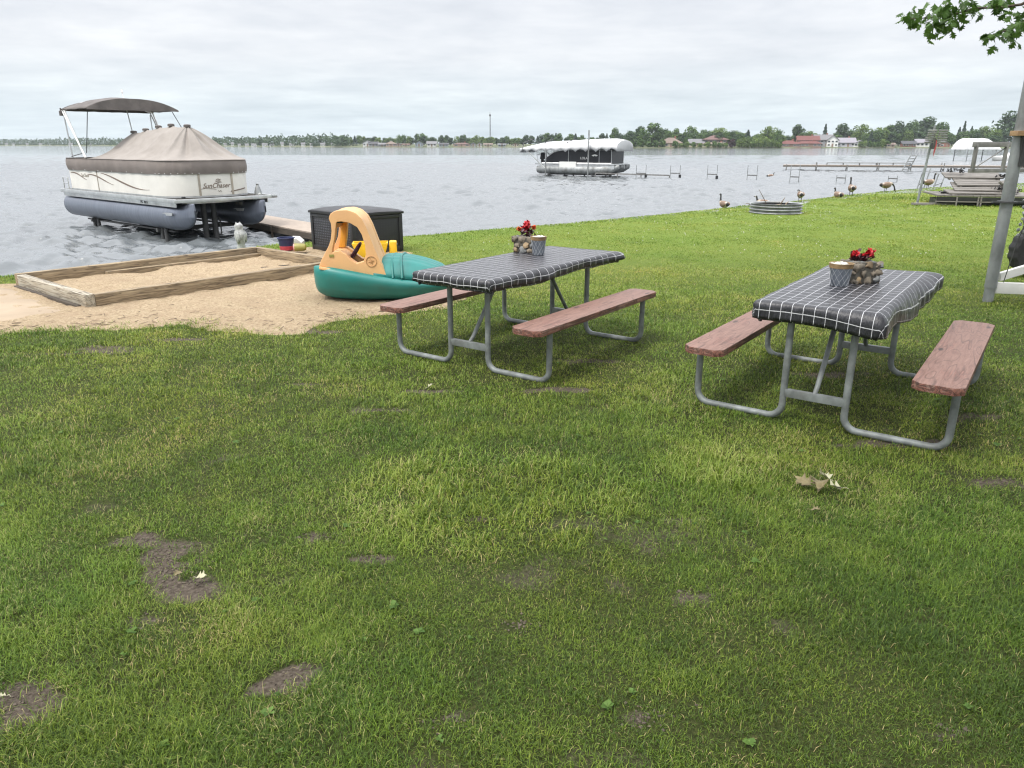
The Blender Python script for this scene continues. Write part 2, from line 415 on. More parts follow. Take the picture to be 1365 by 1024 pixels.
def npmesh(name, V, loops, starts, mat, attrs=None, smooth=False, uv=None):
    """fast mesh from arrays: V (n,3), flat loop vertex ids, loop start per polygon"""
    me = bpy.data.meshes.new(name)
    me.vertices.add(len(V)); me.vertices.foreach_set('co', np.ascontiguousarray(V, np.float32).ravel())
    me.loops.add(len(loops)); me.loops.foreach_set('vertex_index', np.ascontiguousarray(loops, np.int32))
    me.polygons.add(len(starts)); me.polygons.foreach_set('loop_start', np.ascontiguousarray(starts, np.int32))
    me.update(calc_edges=True)
    me.polygons.foreach_set('use_smooth', np.full(len(starts), smooth, bool))
    for k, a in (attrs or {}).items():
        at = me.attributes.new(k, 'FLOAT', 'POINT'); at.data.foreach_set('value', np.ascontiguousarray(a, np.float32))
    for m in (mat if isinstance(mat, (list, tuple)) else [mat]): me.materials.append(MATS[m])
    return me
def gridmesh(name, X, Y, Z, mat, attrs=None, smooth=True):
    r, c = X.shape
    V = np.stack([X.ravel(), Y.ravel(), Z.ravel()], 1)
    i = np.arange(r * c).reshape(r, c)
    q = np.stack([i[:-1, :-1], i[:-1, 1:], i[1:, 1:], i[1:, :-1]], -1).reshape(-1, 4)
    me = npmesh(name, V, q.ravel(), np.arange(len(q)) * 4, mat, {k: a.ravel() for k, a in (attrs or {}).items()}, smooth)
    return me
def link(name, me, parent=None):
    o = bpy.data.objects.new(name, me); COL.objects.link(o)
    if parent: o.parent = parent
    return o
# value noise in numpy
_tab = rng.random((256, 256))
def vnoise(x, y, s=1.0, oct=1):
    out = 0; amp = 1; tot = 0
    for o in range(oct):
        X = np.asarray(x) * s + 37.3 * o; Y = np.asarray(y) * s + 11.7 * o
        xi = np.floor(X).astype(int); yi = np.floor(Y).astype(int); fx = X - xi; fy = Y - yi
        fx = fx * fx * (3 - 2 * fx); fy = fy * fy * (3 - 2 * fy)
        a = _tab[xi & 255, yi & 255]; b = _tab[(xi + 1) & 255, yi & 255]; c = _tab[xi & 255, (yi + 1) & 255]; d = _tab[(xi + 1) & 255, (yi + 1) & 255]
        out = out + amp * ((a * (1 - fx) + b * fx) * (1 - fy) + (c * (1 - fx) + d * fx) * fy); tot += amp
        amp *= .5; s *= 2.03
    return out / tot
def sstep(a, b, x):
    t = np.clip((x - a) / (b - a), 0, 1); return t * t * (3 - 2 * t)
# ------------------------------------------------------------------ camera
PITCH = R(17.729); CF = 1000.0
cam = bpy.data.cameras.new('camera'); co = bpy.data.objects.new('camera', cam); COL.objects.link(co)
cam.sensor_width = 36; cam.lens = 36 * CF / 1365; cam.clip_start = .05; cam.clip_end = 6000
co.location = (0, 0, EYE); co.rotation_euler = (R(90) - PITCH, 0, 0); sc.camera = co
def gp(px, py, z=0.0):
    """bearing + depression read off the photo -> a spot on the level z"""
    x = (px - 682.5) / CF; y = (512 - py) / CF
    d = Vector((x, math.cos(PITCH) + y * math.sin(PITCH), -math.sin(PITCH) + y * math.cos(PITCH)))
    t = (z - EYE) / d.z
    return Vector((d.x * t, d.y * t, z))
def bear(px, Y): return (px - 682.5) / 1049.8 * Y

# ------------------------------------------------------------------ light and sky
SUN_DIR = Vector((-.42, -.34, .84)).normalized()
sun = bpy.data.lights.new('sun', 'SUN'); sun.energy = 1.5; sun.angle = R(13); sun.color = (1, .955, .88)
so = bpy.data.objects.new('sun', sun); COL.objects.link(so); so.rotation_euler = SUN_DIR.to_track_quat('Z', 'Y').to_euler()
w = bpy.data.worlds.new('World'); sc.world = w; w.use_nodes = True
wt = w.node_tree; wt.nodes.clear(); g = N(wt)
wo = wt.nodes.new('ShaderNodeOutputWorld')
sky = g.n('ShaderNodeTexSky', sky_type='NISHITA', sun_disc=False)
sky.sun_elevation = math.asin(SUN_DIR.z); sky.sun_rotation = math.atan2(SUN_DIR.x, SUN_DIR.y)
tc = g.n('ShaderNodeTexCoord'); D = tc.outputs['Generated']
sp = g.n('ShaderNodeSeparateXYZ', i_0=D)
el = g.math('MAXIMUM', sp.outputs[2], 0.0)
den = g.math('ADD', el, .085)
cv = g.n('ShaderNodeCombineXYZ', i_0=g.math('DIVIDE', sp.outputs[0], den), i_1=g.math('DIVIDE', sp.outputs[1], den), i_2=0.0)
c1 = g.noise(cv.outputs[0], .55, 7, .58, .25)
c2 = g.noise(cv.outputs[0], 1.9, 6, .6, .3)
cl = g.math('ADD', g.math('MULTIPLY', c1, .65), g.math('MULTIPLY', c2, .35))
cloud = g.ramp(cl, [(.33, (6.5, 6.7, 7.2)), (.46, (7.5, 7.65, 8.05)), (.57, (8.5, 8.55, 8.8)), (.68, (9.7, 9.7, 9.8))])
low = g.ramp(el, [(.0, (.84, .95, .985)), (.035, (.865, .955, .985)), (.10, (.985, 1.0, 1.005)), (.2, (1.03, 1.03, 1.03))])
lo_m = g.n('ShaderNodeMix', data_type='RGBA', blend_type='MULTIPLY'); lo_m.inputs[0].default_value = 1
wt.links.new(cloud, lo_m.inputs[6]); wt.links.new(low, lo_m.inputs[7])
# an overcast sky grows brighter towards the zenith
zen = g.math('ADD', .61, g.math('MULTIPLY', g.math('MAXIMUM', g.math('SUBTRACT', el, .19), 0), 2.05))
vs_ = g.n('ShaderNodeVectorMath', operation='SCALE', i_0=lo_m.outputs[2]); wt.links.new(zen, vs_.inputs['Scale'])
skyc = g.mix(.93, sky.outputs[0], vs_.outputs[0])
bg = g.n('ShaderNodeBackground', i_Color=skyc, i_Strength=.1)
wt.links.new(bg.outputs[0], wo.inputs[0])
sc.view_settings.view_transform = 'Standard'; sc.view_settings.look = 'None'; sc.view_settings.exposure = 0.86; sc.view_settings.gamma = 1
sc.render.engine = 'CYCLES'; sc.cycles.use_denoising = True; sc.cycles.filter_width = 1.2; sc.cycles.use_adaptive_sampling = False; sc.cycles.max_bounces = 8; sc.cycles.volume_bounces = 1
sc.cycles.transparent_max_bounces = 8; sc.cycles.caustics_reflective = False; sc.cycles.caustics_refractive = False
sc.cycles.sample_clamp_indirect = 1.6

# ------------------------------------------------------------------ terrain
SHORE = np.array([(-30, -12), (-14, 1.5), (-9, 7.4), (-6.8, 9.75), (-6.0, 10.35), (-4.75, 12.0), (-4.25, 12.95), (-3.3, 13.7), (-2.09, 14.3), (2.0, 17.4), (6, 21.1), (10.09, 24.9), (13.8, 28.6), (17.64, 31.6), (24, 35), (40, 42), (90, 62)], float)
def polydist(x, y, P, closed=False):
    P = np.asarray(P, float); Q = np.roll(P, -1, 0) if closed else P[1:]; A = P if closed else P[:-1]
    best = np.full(x.shape, 1e9); sgn = np.ones(x.shape)
    for (ax, ay), (bx, by) in zip(A, Q):
        dx, dy = bx - ax, by - ay; L2 = dx * dx + dy * dy
        t = np.clip(((x - ax) * dx + (y - ay) * dy) / L2, 0, 1)
        d = np.hypot(x - ax - t * dx, y - ay - t * dy)
        c = dx * (y - ay) - dy * (x - ax)
        k = d < best; best = np.where(k, d, best); sgn = np.where(k, np.where(c < 0, 1, -1), sgn)
    if closed:
        ins = np.zeros(x.shape, bool)
        for (ax, ay), (bx, by) in zip(A, Q):
            if ay == by: continue
            ins ^= ((ay > y) != (by > y)) & (x < (bx - ax) * (y - ay) / (by - ay) + ax)
        sgn = np.where(ins, 1, -1)
    return best * sgn
def shore_d(x, y): return polydist(x, y, SHORE) + .16 * (vnoise(x, y, 1.3, 2) - .5)
def gz(x, y):
    s = shore_d(x, y)
    z = .030 * (vnoise(x, y, .45, 2) - .5) + .016 * (vnoise(x + 9, y, 2.2, 2) - .5)
    z = z * sstep(0, 1, s)
    return z - 1.35 * sstep(.12, -1.5, s)
def gz1(x, y): return float(gz(np.array([x], float), np.array([y], float))[0])
SANDP = [(-12, 3.2), (-6.2, 6.2), (-4.77, 6.80), (-3.94, 6.95), (-3.45, 7.04), (-3.1, 7.06), (-2.72, 6.90), (-2.4, 6.80), (-2.02, 6.73), (-1.95, 7.1), (-1.70, 7.42), (-1.28, 7.62), (-.75, 7.9), (-.65, 8.7), (-.9, 9.6), (-1.45, 10.9), (-1.75, 11.9), (-3.4, 12.55), (-4.0, 11.9), (-6.1, 9.15), (-6.9, 8.6), (-9.5, 6.0), (-13, 4.2)]
def sand_d(x, y): return polydist(x, y, SANDP, True) + .34 * (vnoise(x, y, 1.9, 3) - .5) + .22 * (vnoise(x, y, 7, 3) - .5)
BARE = [(186, 722, .13, .085, 1), (218, 745, .09, .06, .95), (234, 760, .10, .06, .95), (255, 777, .15, .075, 1), (395, 905, .09, .065, 1), (16, 937, .11, .08, 1), (428, 716, .12, .03, .9), (490, 742, .10, .035, .9), (742, 521, .24, .06, .95),
        (690, 832, .06, .04, .7), (930, 790, .08, .05, .75), (1190, 590, .34, .06, .85), (905, 690, .08, .04, .6), (140, 466, .25, .12, .8), (85, 472, .2, .06, .7), (250, 452, .3, .05, .8), (400, 442, .3, .1, .9), (565, 521, .18, .06, .8), (410, 513, .15, .04, .7),
        (500, 548, .22, .04, .7), (1330, 640, .2, .06, .7), (1265, 975, .06, .04, .5), (860, 960, .08, .05, .6), (600, 965, .07, .05, .6), (1100, 500, .3, .07, .7), (1290, 555, .22, .07, .7), (790, 480, .35, .07, .75), (255, 735, .2, .1, .5), (640, 690, .1, .04, .5), (180, 830, .09, .06, .6)]
BARE = [(gp(px, py).x, gp(px, py).y, a, b, k) for px, py, a, b, k in BARE]
def bare(x, y):
    m = np.zeros(np.shape(x))
    nx = x + .16 * (vnoise(x, y, 6, 3) - .5); ny = y + .16 * (vnoise(x + 31, y, 6, 3) - .5); rag = 1.35 * (vnoise(x, y, 16, 3) - .5)
    for bx, by, a, b, k in BARE:
        d = np.sqrt(((nx - bx) / a) ** 2 + ((ny - by) / b) ** 2)
        m = np.maximum(m, k * sstep(1.65, .45, d + rag))
    thin = sstep(.60, .80, vnoise(x, y, 3.1, 3)) * .45 * sstep(7.5, 3, y)
    return np.maximum(m, thin)
# lawn / ground: one sheet, fine near the camera, running on under the lake bed and out past the frame
def axis(a, b, fine0, fine1, df, dc):
    pts = list(np.arange(fine0, fine1, df)); p = fine0; st = df
    left = []
    while p > a: st = min(st * 1.25, dc); p -= st; left.append(p)
    right = []; p = pts[-1]; st = df
    while p < b: st = min(st * 1.25, dc); p += st; right.append(p)
    return np.array(left[::-1] + pts + right)
ax = axis(-60, 110, -9, 9, .07, 6); ay = axis(-40, 95, .8, 15, .07, 6)
X, Y = np.meshgrid(ax, ay); Z = gz(X, Y)
bm_ = bare(X, Y); sd_ = sstep(-.3, .15, sand_d(X, Y))
go = link('lawn', gridmesh('lawn', X, Y, Z, 'lawn_soil', {'bare': np.maximum(bm_, sd_ * .8), 'far': sstep(5, 14, Y)}))
tag(go, None, None, None, 'structure')
# raked sand around and inside the timber frame
SBF = Vector((-4.44, 7.71)); SBU = Vector((math.cos(R(50)), math.sin(R(50)))); SBV = Vector((-math.sin(R(50)), math.cos(R(50))))
SB_L, SB_W = 3.32, 2.05
xs = np.arange(-13, -.4, .045); ys = np.arange(3.0, 12.8, .045)
X, Y = np.meshgrid(xs, ys); d = sand_d(X, Y)
lx = (X - SBF.x) * SBU.x + (Y - SBF.y) * SBU.y; ly = (X - SBF.x) * SBV.x + (Y - SBF.y) * SBV.y
inb = sstep(-.02, .05, np.minimum(np.minimum(lx, SB_L - lx), np.minimum(ly, SB_W - ly)))
Z = gz(X, Y) + (-.04 + .058 * sstep(-.34, .04, d)) + .040 * (vnoise(X, Y, 3.6, 3) - .5) * sstep(-.1, .3, d) + .022 * (vnoise(X, Y, 11, 2) - .5) * sstep(-.3, .2, d)
Z += inb * (.012 + .085 * (vnoise(X, Y, 1.5, 2) - .45) + .055 * (vnoise(X, Y, 4.3, 3) - .5))
keep = d > -.4
so_ = link('sand', gridmesh('sand', X, Y, np.where(keep, Z, Z - .3), 'sand'))
tag(so_, None, None, None, 'structure')

M('soil_dark', (.11, .088, .066), .95, 0, .35, 40)
# worn smooth path at the left of the timber frame
M('packed_path', (.37, .29, .205), .95, 0, .08, 2, bump=.35, bscale=30, bdist=.006, c2=(.29, .225, .155), dirt=.25)
PP = [gp(*q) for q in ((-260, 396), (-60, 378), (14, 385), (60, 402), (104, 417), (60, 424), (0, 431), (-120, 446), (-300, 470))]
xs = np.arange(-13, -4.0, .05); ys = np.arange(5, 9.6, .05); X, Y = np.meshgrid(xs, ys)
d = polydist(X, Y, [(v.x, v.y) for v in PP], True) + .10 * (vnoise(X, Y, 4, 2) - .5)
Z = gz(X, Y) + .030 * sstep(-.22, .10, d) - .03 + .026 * sstep(-.1, .2, d) + .003 * vnoise(X, Y, 9, 1)
po = link('path', gridmesh('path', X, Y, np.where(d > -.35, Z, Z - .3), 'packed_path')); tag(po, None, None, None, 'structure')

# ------------------------------------------------------------------ grass blades
def blades(n_try, y0, y1, dens0, hscale=1.0):
    """uniform candidates over a trapezoid thinned to the wanted density"""
    pass
def grow(Px, Py, H, W, lean, tint, az=None):
    n = len(Px); Pz = gz(Px, Py) - .004
    ph = rng.random(n) * 2 * np.pi; la = ph + np.pi / 2 + rng.normal(0, .5, n) if az is None else az
    sx, sy = np.cos(la + np.pi / 2) * W / 2, np.sin(la + np.pi / 2) * W / 2
    lx, ly = np.cos(la), np.sin(la)
    l1 = lean * .55; l2 = lean * 1.35
    mx = Px + lx * H * .55 * np.sin(l1); my = Py + ly * H * .55 * np.sin(l1); mz = Pz + H * .55 * np.cos(l1)
    tx = mx + lx * H * .5 * np.sin(l2); ty = my + ly * H * .5 * np.sin(l2); tz = mz + H * .5 * np.cos(l2)
    V = np.empty((n, 5, 3))
    V[:, 0] = np.stack([Px - sx, Py - sy, Pz], 1); V[:, 1] = np.stack([Px + sx, Py + sy, Pz], 1)
    V[:, 2] = np.stack([mx + sx * .8, my + sy * .8, mz], 1); V[:, 3] = np.stack([mx - sx * .8, my - sy * .8, mz], 1)
    V[:, 4] = np.stack([tx, ty, np.maximum(tz, Pz + .003)], 1)
    b = np.arange(n)[:, None] * 5
    loops = (b + np.array([0, 1, 2, 3, 3, 2, 4])).ravel()
    starts = (np.arange(n)[:, None] * 7 + np.array([0, 4])).ravel()
    return V.reshape(-1, 3), loops, starts, np.repeat(tint, 5)
BENCH_SHADE = []
def lawn_grass():
    D0 = 2.6; RHO = 48000.0
    parts = []
    ylo, yhi = .75, 46.0
    # candidate y drawn from density ~ width(y)*min(1,(D0/y)^2)
    yy = np.geomspace(ylo, yhi, 600); wd = 2 * (.80 * yy + 2.4); rho = RHO * np.minimum(1, (D0 / yy) ** 2)
    cum = np.concatenate([[0], np.cumsum((wd[1:] * rho[1:] + wd[:-1] * rho[:-1]) / 2 * np.diff(yy))])
    n = int(cum[-1])
    Py = np.interp(rng.random(n) * cum[-1], cum, yy)
    Px = (rng.random(n) * 2 - 1) * (.80 * Py + 2.4)
    s = shore_d(Px, Py); sd = sand_d(Px, Py); br = bare(Px, Py)
    p = (s > -.12) & (rng.random(n) > sstep(-.2, .18, sd)) & (rng.random(n) > br * .97)
    clump = vnoise(Px, Py, 9, 2); p &= rng.random(n) < .16 + 1.15 * clump + .3 * sstep(5, 10, Py)
    Px, Py = Px[p], Py[p]; n = len(Px); s = s[p]; sd = sd[p]
    dd = np.maximum(1, Py / D0)
    lush = vnoise(Px, Py, 1.1, 3)
    H = (.015 + .023 * rng.random(n) + .040 * (lush - .42) + .020 * (vnoise(Px + 3, Py, 5, 2) - .5)) * (1 + .22 * (vnoise(Px, Py, 14, 1) - .5))
    H = np.maximum(H, .010) * (1 - .30 * sstep(5, 12, Py))
    # tufts along the sand edge, the shore and round the stacked dock
    edge = np.exp(-(np.maximum(0, -sd) / .18) ** 2); H *= 1 + 1.0 * edge * vnoise(Px, Py, 2.3, 2)
    sh = np.exp(-(np.maximum(0, s) / .28) ** 2); H *= 1 + 1.5 * sh * vnoise(Px + 5, Py, 2.0, 2)
    tall = np.exp(-(((Px - 13.6) / 1.9) ** 2 + ((Py - 24.3) / 1.7) ** 2)); H *= 1 + 5.0 * tall
    front = np.exp(-(((Px - 13.6) / 2.6) ** 2 + ((Py - 21.3) / .35) ** 2)); H *= 1 + 2.5 * front
    coarse = np.exp(-(((Px + .12) / .75) ** 2 + ((Py - 3.35) / .62) ** 2)) + .8 * np.exp(-(((Px - 1.15) / .35) ** 2 + ((Py - 3.7) / .3) ** 2))
    coarse *= rng.random(n)
    W = .0019 * dd ** .98 * (.7 + .6 * rng.random(n)); W *= 1 + .5 * (coarse > .35); H *= 1 + 1.0 * (coarse > .35)
    lean = .45 + 1.0 * rng.random(n)
    t = .38 + .19 * rng.normal(0, 1, n) * (1 - .35 * sstep(6, 14, Py)) + .55 * (vnoise(Px, Py, .9, 3) - .5) + .45 * (vnoise(Px + 13, Py, 4.5, 3) - .5) + .20 * sstep(4, 12, Py)
    t += .22 * (coarse > .35)
    t -= .10 * sstep(.2, 1.0, Px / np.maximum(Py, 1)) * sstep(9, 4, Py)  # tree shade on the right of the lawn, put into the tint
    t -= .14 * sstep(4.0, 1.6, Py); t += .28 * (rng.random(n) < .10 * sstep(11, 4, Py))  # foreground shade darkens the tint; some blades paled as painted highlights
    dry = rng.random(n) < .02 + .12 * sstep(.52, .72, vnoise(Px + 77, Py, 2.2, 3)) * sstep(9, 3, Py); t = np.where(dry, .93 + .1 * rng.random(n), np.minimum(t, .86))
    V, L, S, T = grow(Px, Py, H, W, lean, np.clip(t, 0, 1))
    me = npmesh('lawn_grass', V, L, S, 'grass_blades', {'tint': T})
    o = link('lawn_grass', me); tag(o, 'short mown green grass of the lawn running down to the lake', 'grass', None, 'stuff')
lawn_grass()
# broad-leaved weeds in the turf
def weeds():
    b = MB()
    for i in range(110):
        y = 1.5 + 6.0 * rng.random() ** 1.3; x = (rng.random() * 2 - 1) * (.72 * y + .4)
        if float(sand_d(np.array([x]), np.array([y]))[0]) > -.15: continue
        z = gz1(x, y); k = rng.integers(3, 8); r = .010 + .016 * rng.random(); ph = rng.random() * 6.28
        for j in range(k):
            a = ph + j * 6.28 / k + rng.normal(0, .25); l = r * (.7 + .6 * rng.random()); wd = l * (.32 + .2 * rng.random()); up = .3 + .7 * rng.random()
            d = Vector((math.cos(a), math.sin(a), 0)); sd = Vector((-d.y, d.x, 0)); base = Vector((x, y, z + .014))
            p0 = base; p1 = base + d * l * .45 + Vector((0, 0, l * .4 * up)); p2 = base + d * l + Vector((0, 0, l * .35 * up))
            b.add([p0, p1 + sd * wd - Vector((0, 0, .002)), p2, p1 - sd * wd + Vector((0, 0, .002)), p1 - Vector((0, 0, .003))], [(0, 1, 4), (1, 2, 4), (2, 3, 4), (3, 0, 4)])
    o = b.build('lawn_weeds', 'leaf_weed', smooth=False, fixn=False)
    me = o.data; at = me.attributes.new('tint', 'FLOAT', 'POINT'); at.data.foreach_set('value', np.repeat(rng.random(len(me.vertices) // 5), 5).astype(np.float32))
    tag(o, 'small broad leaved weeds scattered through the near lawn', 'weeds', None, 'stuff')
weeds()
def clover():
    b = MB(); n = 0
    while n < 650:
        y = 11 + 18 * rng.random(); x = -1 + 18 * rng.random()
        if abs(x) > .72 * y or float(shore_d(np.array([x]), np.array([y]))[0]) < .7: continue
        if rng.random() > .15 + .9 * sstep(.45, .65, vnoise(np.array([x]), np.array([y]), .35, 2))[0] * sstep(2, 8, x): continue
        r = .006 + .005 * rng.random(); z = .045 + .03 * rng.random(); c = Vector((x, y, z))
        b.add([c + Vector(v) * r for v in ((1, 0, 0), (0, 1, 0), (-1, 0, 0), (0, -1, 0), (0, 0, 1), (0, 0, -1))], [(0, 1, 4), (1, 2, 4), (2, 3, 4), (3, 0, 4), (1, 0, 5), (2, 1, 5), (3, 2, 5), (0, 3, 5)]); n += 1
    o = b.build('clover_flowers', 'pebble_white', smooth=False, fixn=False)
    tag(o, 'tiny white clover flowers dotted over the far lawn', 'clover', None, 'stuff')
clover()

# ------------------------------------------------------------------ lake
def lake():
    ys = np.concatenate([np.geomspace(6, 170, 1080), np.geomspace(171, 2600, 90)]); ts = np.linspace(-1.25, 1.25, 960)
    X = ys[:, None] * ts[None, :]; Y = np.repeat(ys[:, None], len(ts), 1)
    X = X + .0 * Y
    dy = np.gradient(ys)[:, None]; Z = np.zeros_like(X)
    lams = np.concatenate([np.geomspace(.34, 1.5, 46), np.geomspace(1.6, 5.0, 8)])
    amp_m = .55 + .9 * vnoise(X, Y, .12, 3)
    for lam in lams:
        k = 2 * np.pi / lam; a = .0102 * lam ** .92 * (.5 + 1.0 * rng.random()) * (1 if lam < 1.55 else .35); th = R(-68) + rng.normal(0, .62); ph = rng.random() * 6.28
        cut = sstep(.30, .16, dy / lam)
        arg = k * (np.cos(th) * X + np.sin(th) * Y) + ph
        Z += a * cut * (np.sin(arg) - .24 * np.cos(2 * arg))
    Z = WZ + Z * amp_m * sstep(500, 100, Y)
    me = gridmesh('lake', X, Y, Z, 'lake_water'); o = link('lake', me); tag(o, None, None, None, 'structure'); o.name = 'water'
lake()
# ================================================================== picnic tables
def u_frame_pts(side):
    """half frame: inner post up to the table top, foot tube on the grass, outer post up to the bench"""
    s = side; r = .085
    pts = [(0, s * .183, .69), (0, s * .183, r + .02)]
    for k in range(1, 6):
        a = R(90 * k / 5); pts.append((0, s * (.183 + r - r * math.cos(a)), .02 + r - r * math.sin(a)))
    for k in range(0, 6):
        a = R(90 * k / 5); pts.append((0, s * (.738 - r + r * math.sin(a)), .02 + r - r * math.cos(a)))
    pts.append((0, s * .738, .392))
    return pts
def make_table(label, loc, rz):
    t = thing('picnic_table', label, 'picnic table', loc, rz, 'picnic tables on the lawn')
    b = MB()
    for k in range(5): b.box((0, -.244 + k * .122, .711), (1.54, .114, .036))
    b.build('tabletop', 'top_wood', t, .006)
    for s in (-1, 1):
        w, c, L = .128, .045, .93
        poly = [(-L, -w + c), (-L + c, -w), (L - c, -w), (L, -w + c), (L, w - c), (L - c, w), (-L + c, w), (-L, w - c)]
        b = MB(); b.add([(x, y, .391) for x, y in poly] + [(x, y, .436) for x, y in poly],
                        [tuple(reversed(range(8))), tuple(range(8, 16))] + [(i, (i + 1) % 8, (i + 1) % 8 + 8, i + 8) for i in range(8)])
        o = b.build('bench', 'bench_paint', t, .005); o.location = (0, s * .655, 0)
    for e in (-.725, .725):
        for s in (-1, 1):
            MB().tube(u_frame_pts(s), .0215, 12).build('leg_frame', 'galv_paint', t).location = (e, 0, 0)
        MB().beam((e, -.178, .185), (e, .178, .185), .035, .05).build('cross_bar', 'galv_paint', t, .004)
        k = -1 if e > 0 else 1
        MB().tube([(e, 0, .20), (e + k * .05, 0, .235), (e + k * .40, 0, .672), (e + k * .46, 0, .688)], [.013, .016, .016, .012], 10).build('brace', 'galv_paint', t)
        MB().box((e, 0, .683), (.04, .64, .020)).build('top_bearer', 'galv_paint', t, .003)
    return t
def smin_drop(d, drop): return drop
def make_cloth(label, loc, rz, Lx, Ly, seed, sag, drop=.1, off=(0, 0, 0)):
    """fitted vinyl cover: flat top, rolled edge, gathered hem; UVs are metres along the cloth"""
    a, c = Lx / 2 - .05, Ly / 2 - .05; D = .205
    us = np.concatenate([np.linspace(-a - D, -a, 13)[:-1], np.linspace(-a, a, 60), np.linspace(a, a + D, 13)[1:]])
    vs_ = np.concatenate([np.linspace(-c - D, -c, 13)[:-1], np.linspace(-c, c, 28), np.linspace(c, c + D, 13)[1:]])
    V = []; UV = []
    for u in us:
        for v in vs_:
            du = max(0, abs(u) - a); dv = max(0, abs(v) - c); d = math.hypot(du, dv)
            cx = max(-a, min(a, u)); cy = max(-c, min(c, v))
            dirx = math.copysign(du / d, u) if d > 1e-6 else 0; diry = math.copysign(dv / d, v) if d > 1e-6 else 0
            d = min(d, D + .02)
            r = .026
            if d < r * math.pi / 2: o_, w_ = r * math.sin(d / r), r * (1 - math.cos(d / r))
            else: o_, w_ = r, r + (d - r * math.pi / 2)
            tot = max(0, w_ - drop)
            o_ -= min(tot * .9, .05); w_ = min(w_, drop + tot * .22)
            p = Vector((u * .8, v * 1.3, seed))
            nz = mnoise.noise(p * 2.1) * .6 + mnoise.noise(p * 5.3) * .4
            rim = min(1, d / .05)
            per = u * diry - v * dirx
            gat = mnoise.noise(Vector((per * 10, seed, d * 4))) + .5 * mnoise.noise(Vector((per * 23, seed * 2, d * 6)))
            x = cx + dirx * (o_ + rim * (.010 * gat + .010 * nz)); y = cy + diry * (o_ + rim * (.016 * gat + .012 * nz))
            z = -w_ + .006 * nz * (1 - rim) + rim * .008 * mnoise.noise(Vector((per * 6, seed + 4, 0)))
            for (sx, sy, rad, dz, out) in sag:
                k = math.exp(-((x - sx) ** 2 + (y - sy) ** 2) / rad ** 2)
                z -= dz * k * rim; x += dirx * out * k * rim; y += diry * out * k * rim
            V.append((x, y, max(.7385, .745 + z) if rim < .05 else .745 + z)); UV.append((u + a + .02, v + c + .013))
    r_, c_ = len(us), len(vs_); F = []
    for i in range(r_ - 1):
        for j in range(c_ - 1): F.append((i * c_ + j, (i + 1) * c_ + j, (i + 1) * c_ + j + 1, i * c_ + j + 1))
    me = bpy.data.meshes.new('tablecloth'); me.from_pydata(V, [], F); me.materials.append(MATS['cloth_check'])
    uvl = me.uv_layers.new(name='UVMap')
    for l in me.loops: uvl.data[l.index].uv = UV[l.vertex_index]
    me.polygons.foreach_set('use_smooth', [True] * len(F))
    o = link('tablecloth', me); o.location = (loc[0] + off[0], loc[1] + off[1], loc[2] + off[2]); o.rotation_euler = (0, 0, rz)
    sol = o.modifiers.new('thickness', 'SOLIDIFY'); sol.thickness = .003; sol.offset = -1
    return tag(o, label, 'tablecloth', 'check tablecloths')
TR = (2.262, 4.915, gz1(2.262, 4.915)); AR = R(54.3)
TL = (.096, 6.184, gz1(.096, 6.184)); AL = R(54.0)
make_table('picnic table nearest the camera at right, its red benches cracked and flaking', TR, AR)
make_table('picnic table further back beside the teal play boat, smoother red benches', TL, AL)
make_cloth('black check cover with a drooping corner on the nearer right table', TR, AR, 1.82, .775, 3.3, [(-.90, -.40, .26, .03, .02), (.05, -.42, .45, .085, .03), (.62, -.40, .26, .02, .05), (.93, -.37, .18, -.03, .07)], .105, (.008, .066, .012))
make_cloth('black check cover on the table next to the play boat', TL, AL, 1.93, .80, 8.1, [(.97, -.40, .18, -.01, .06), (-.3, -.42, .3, .02, .01)], .072)

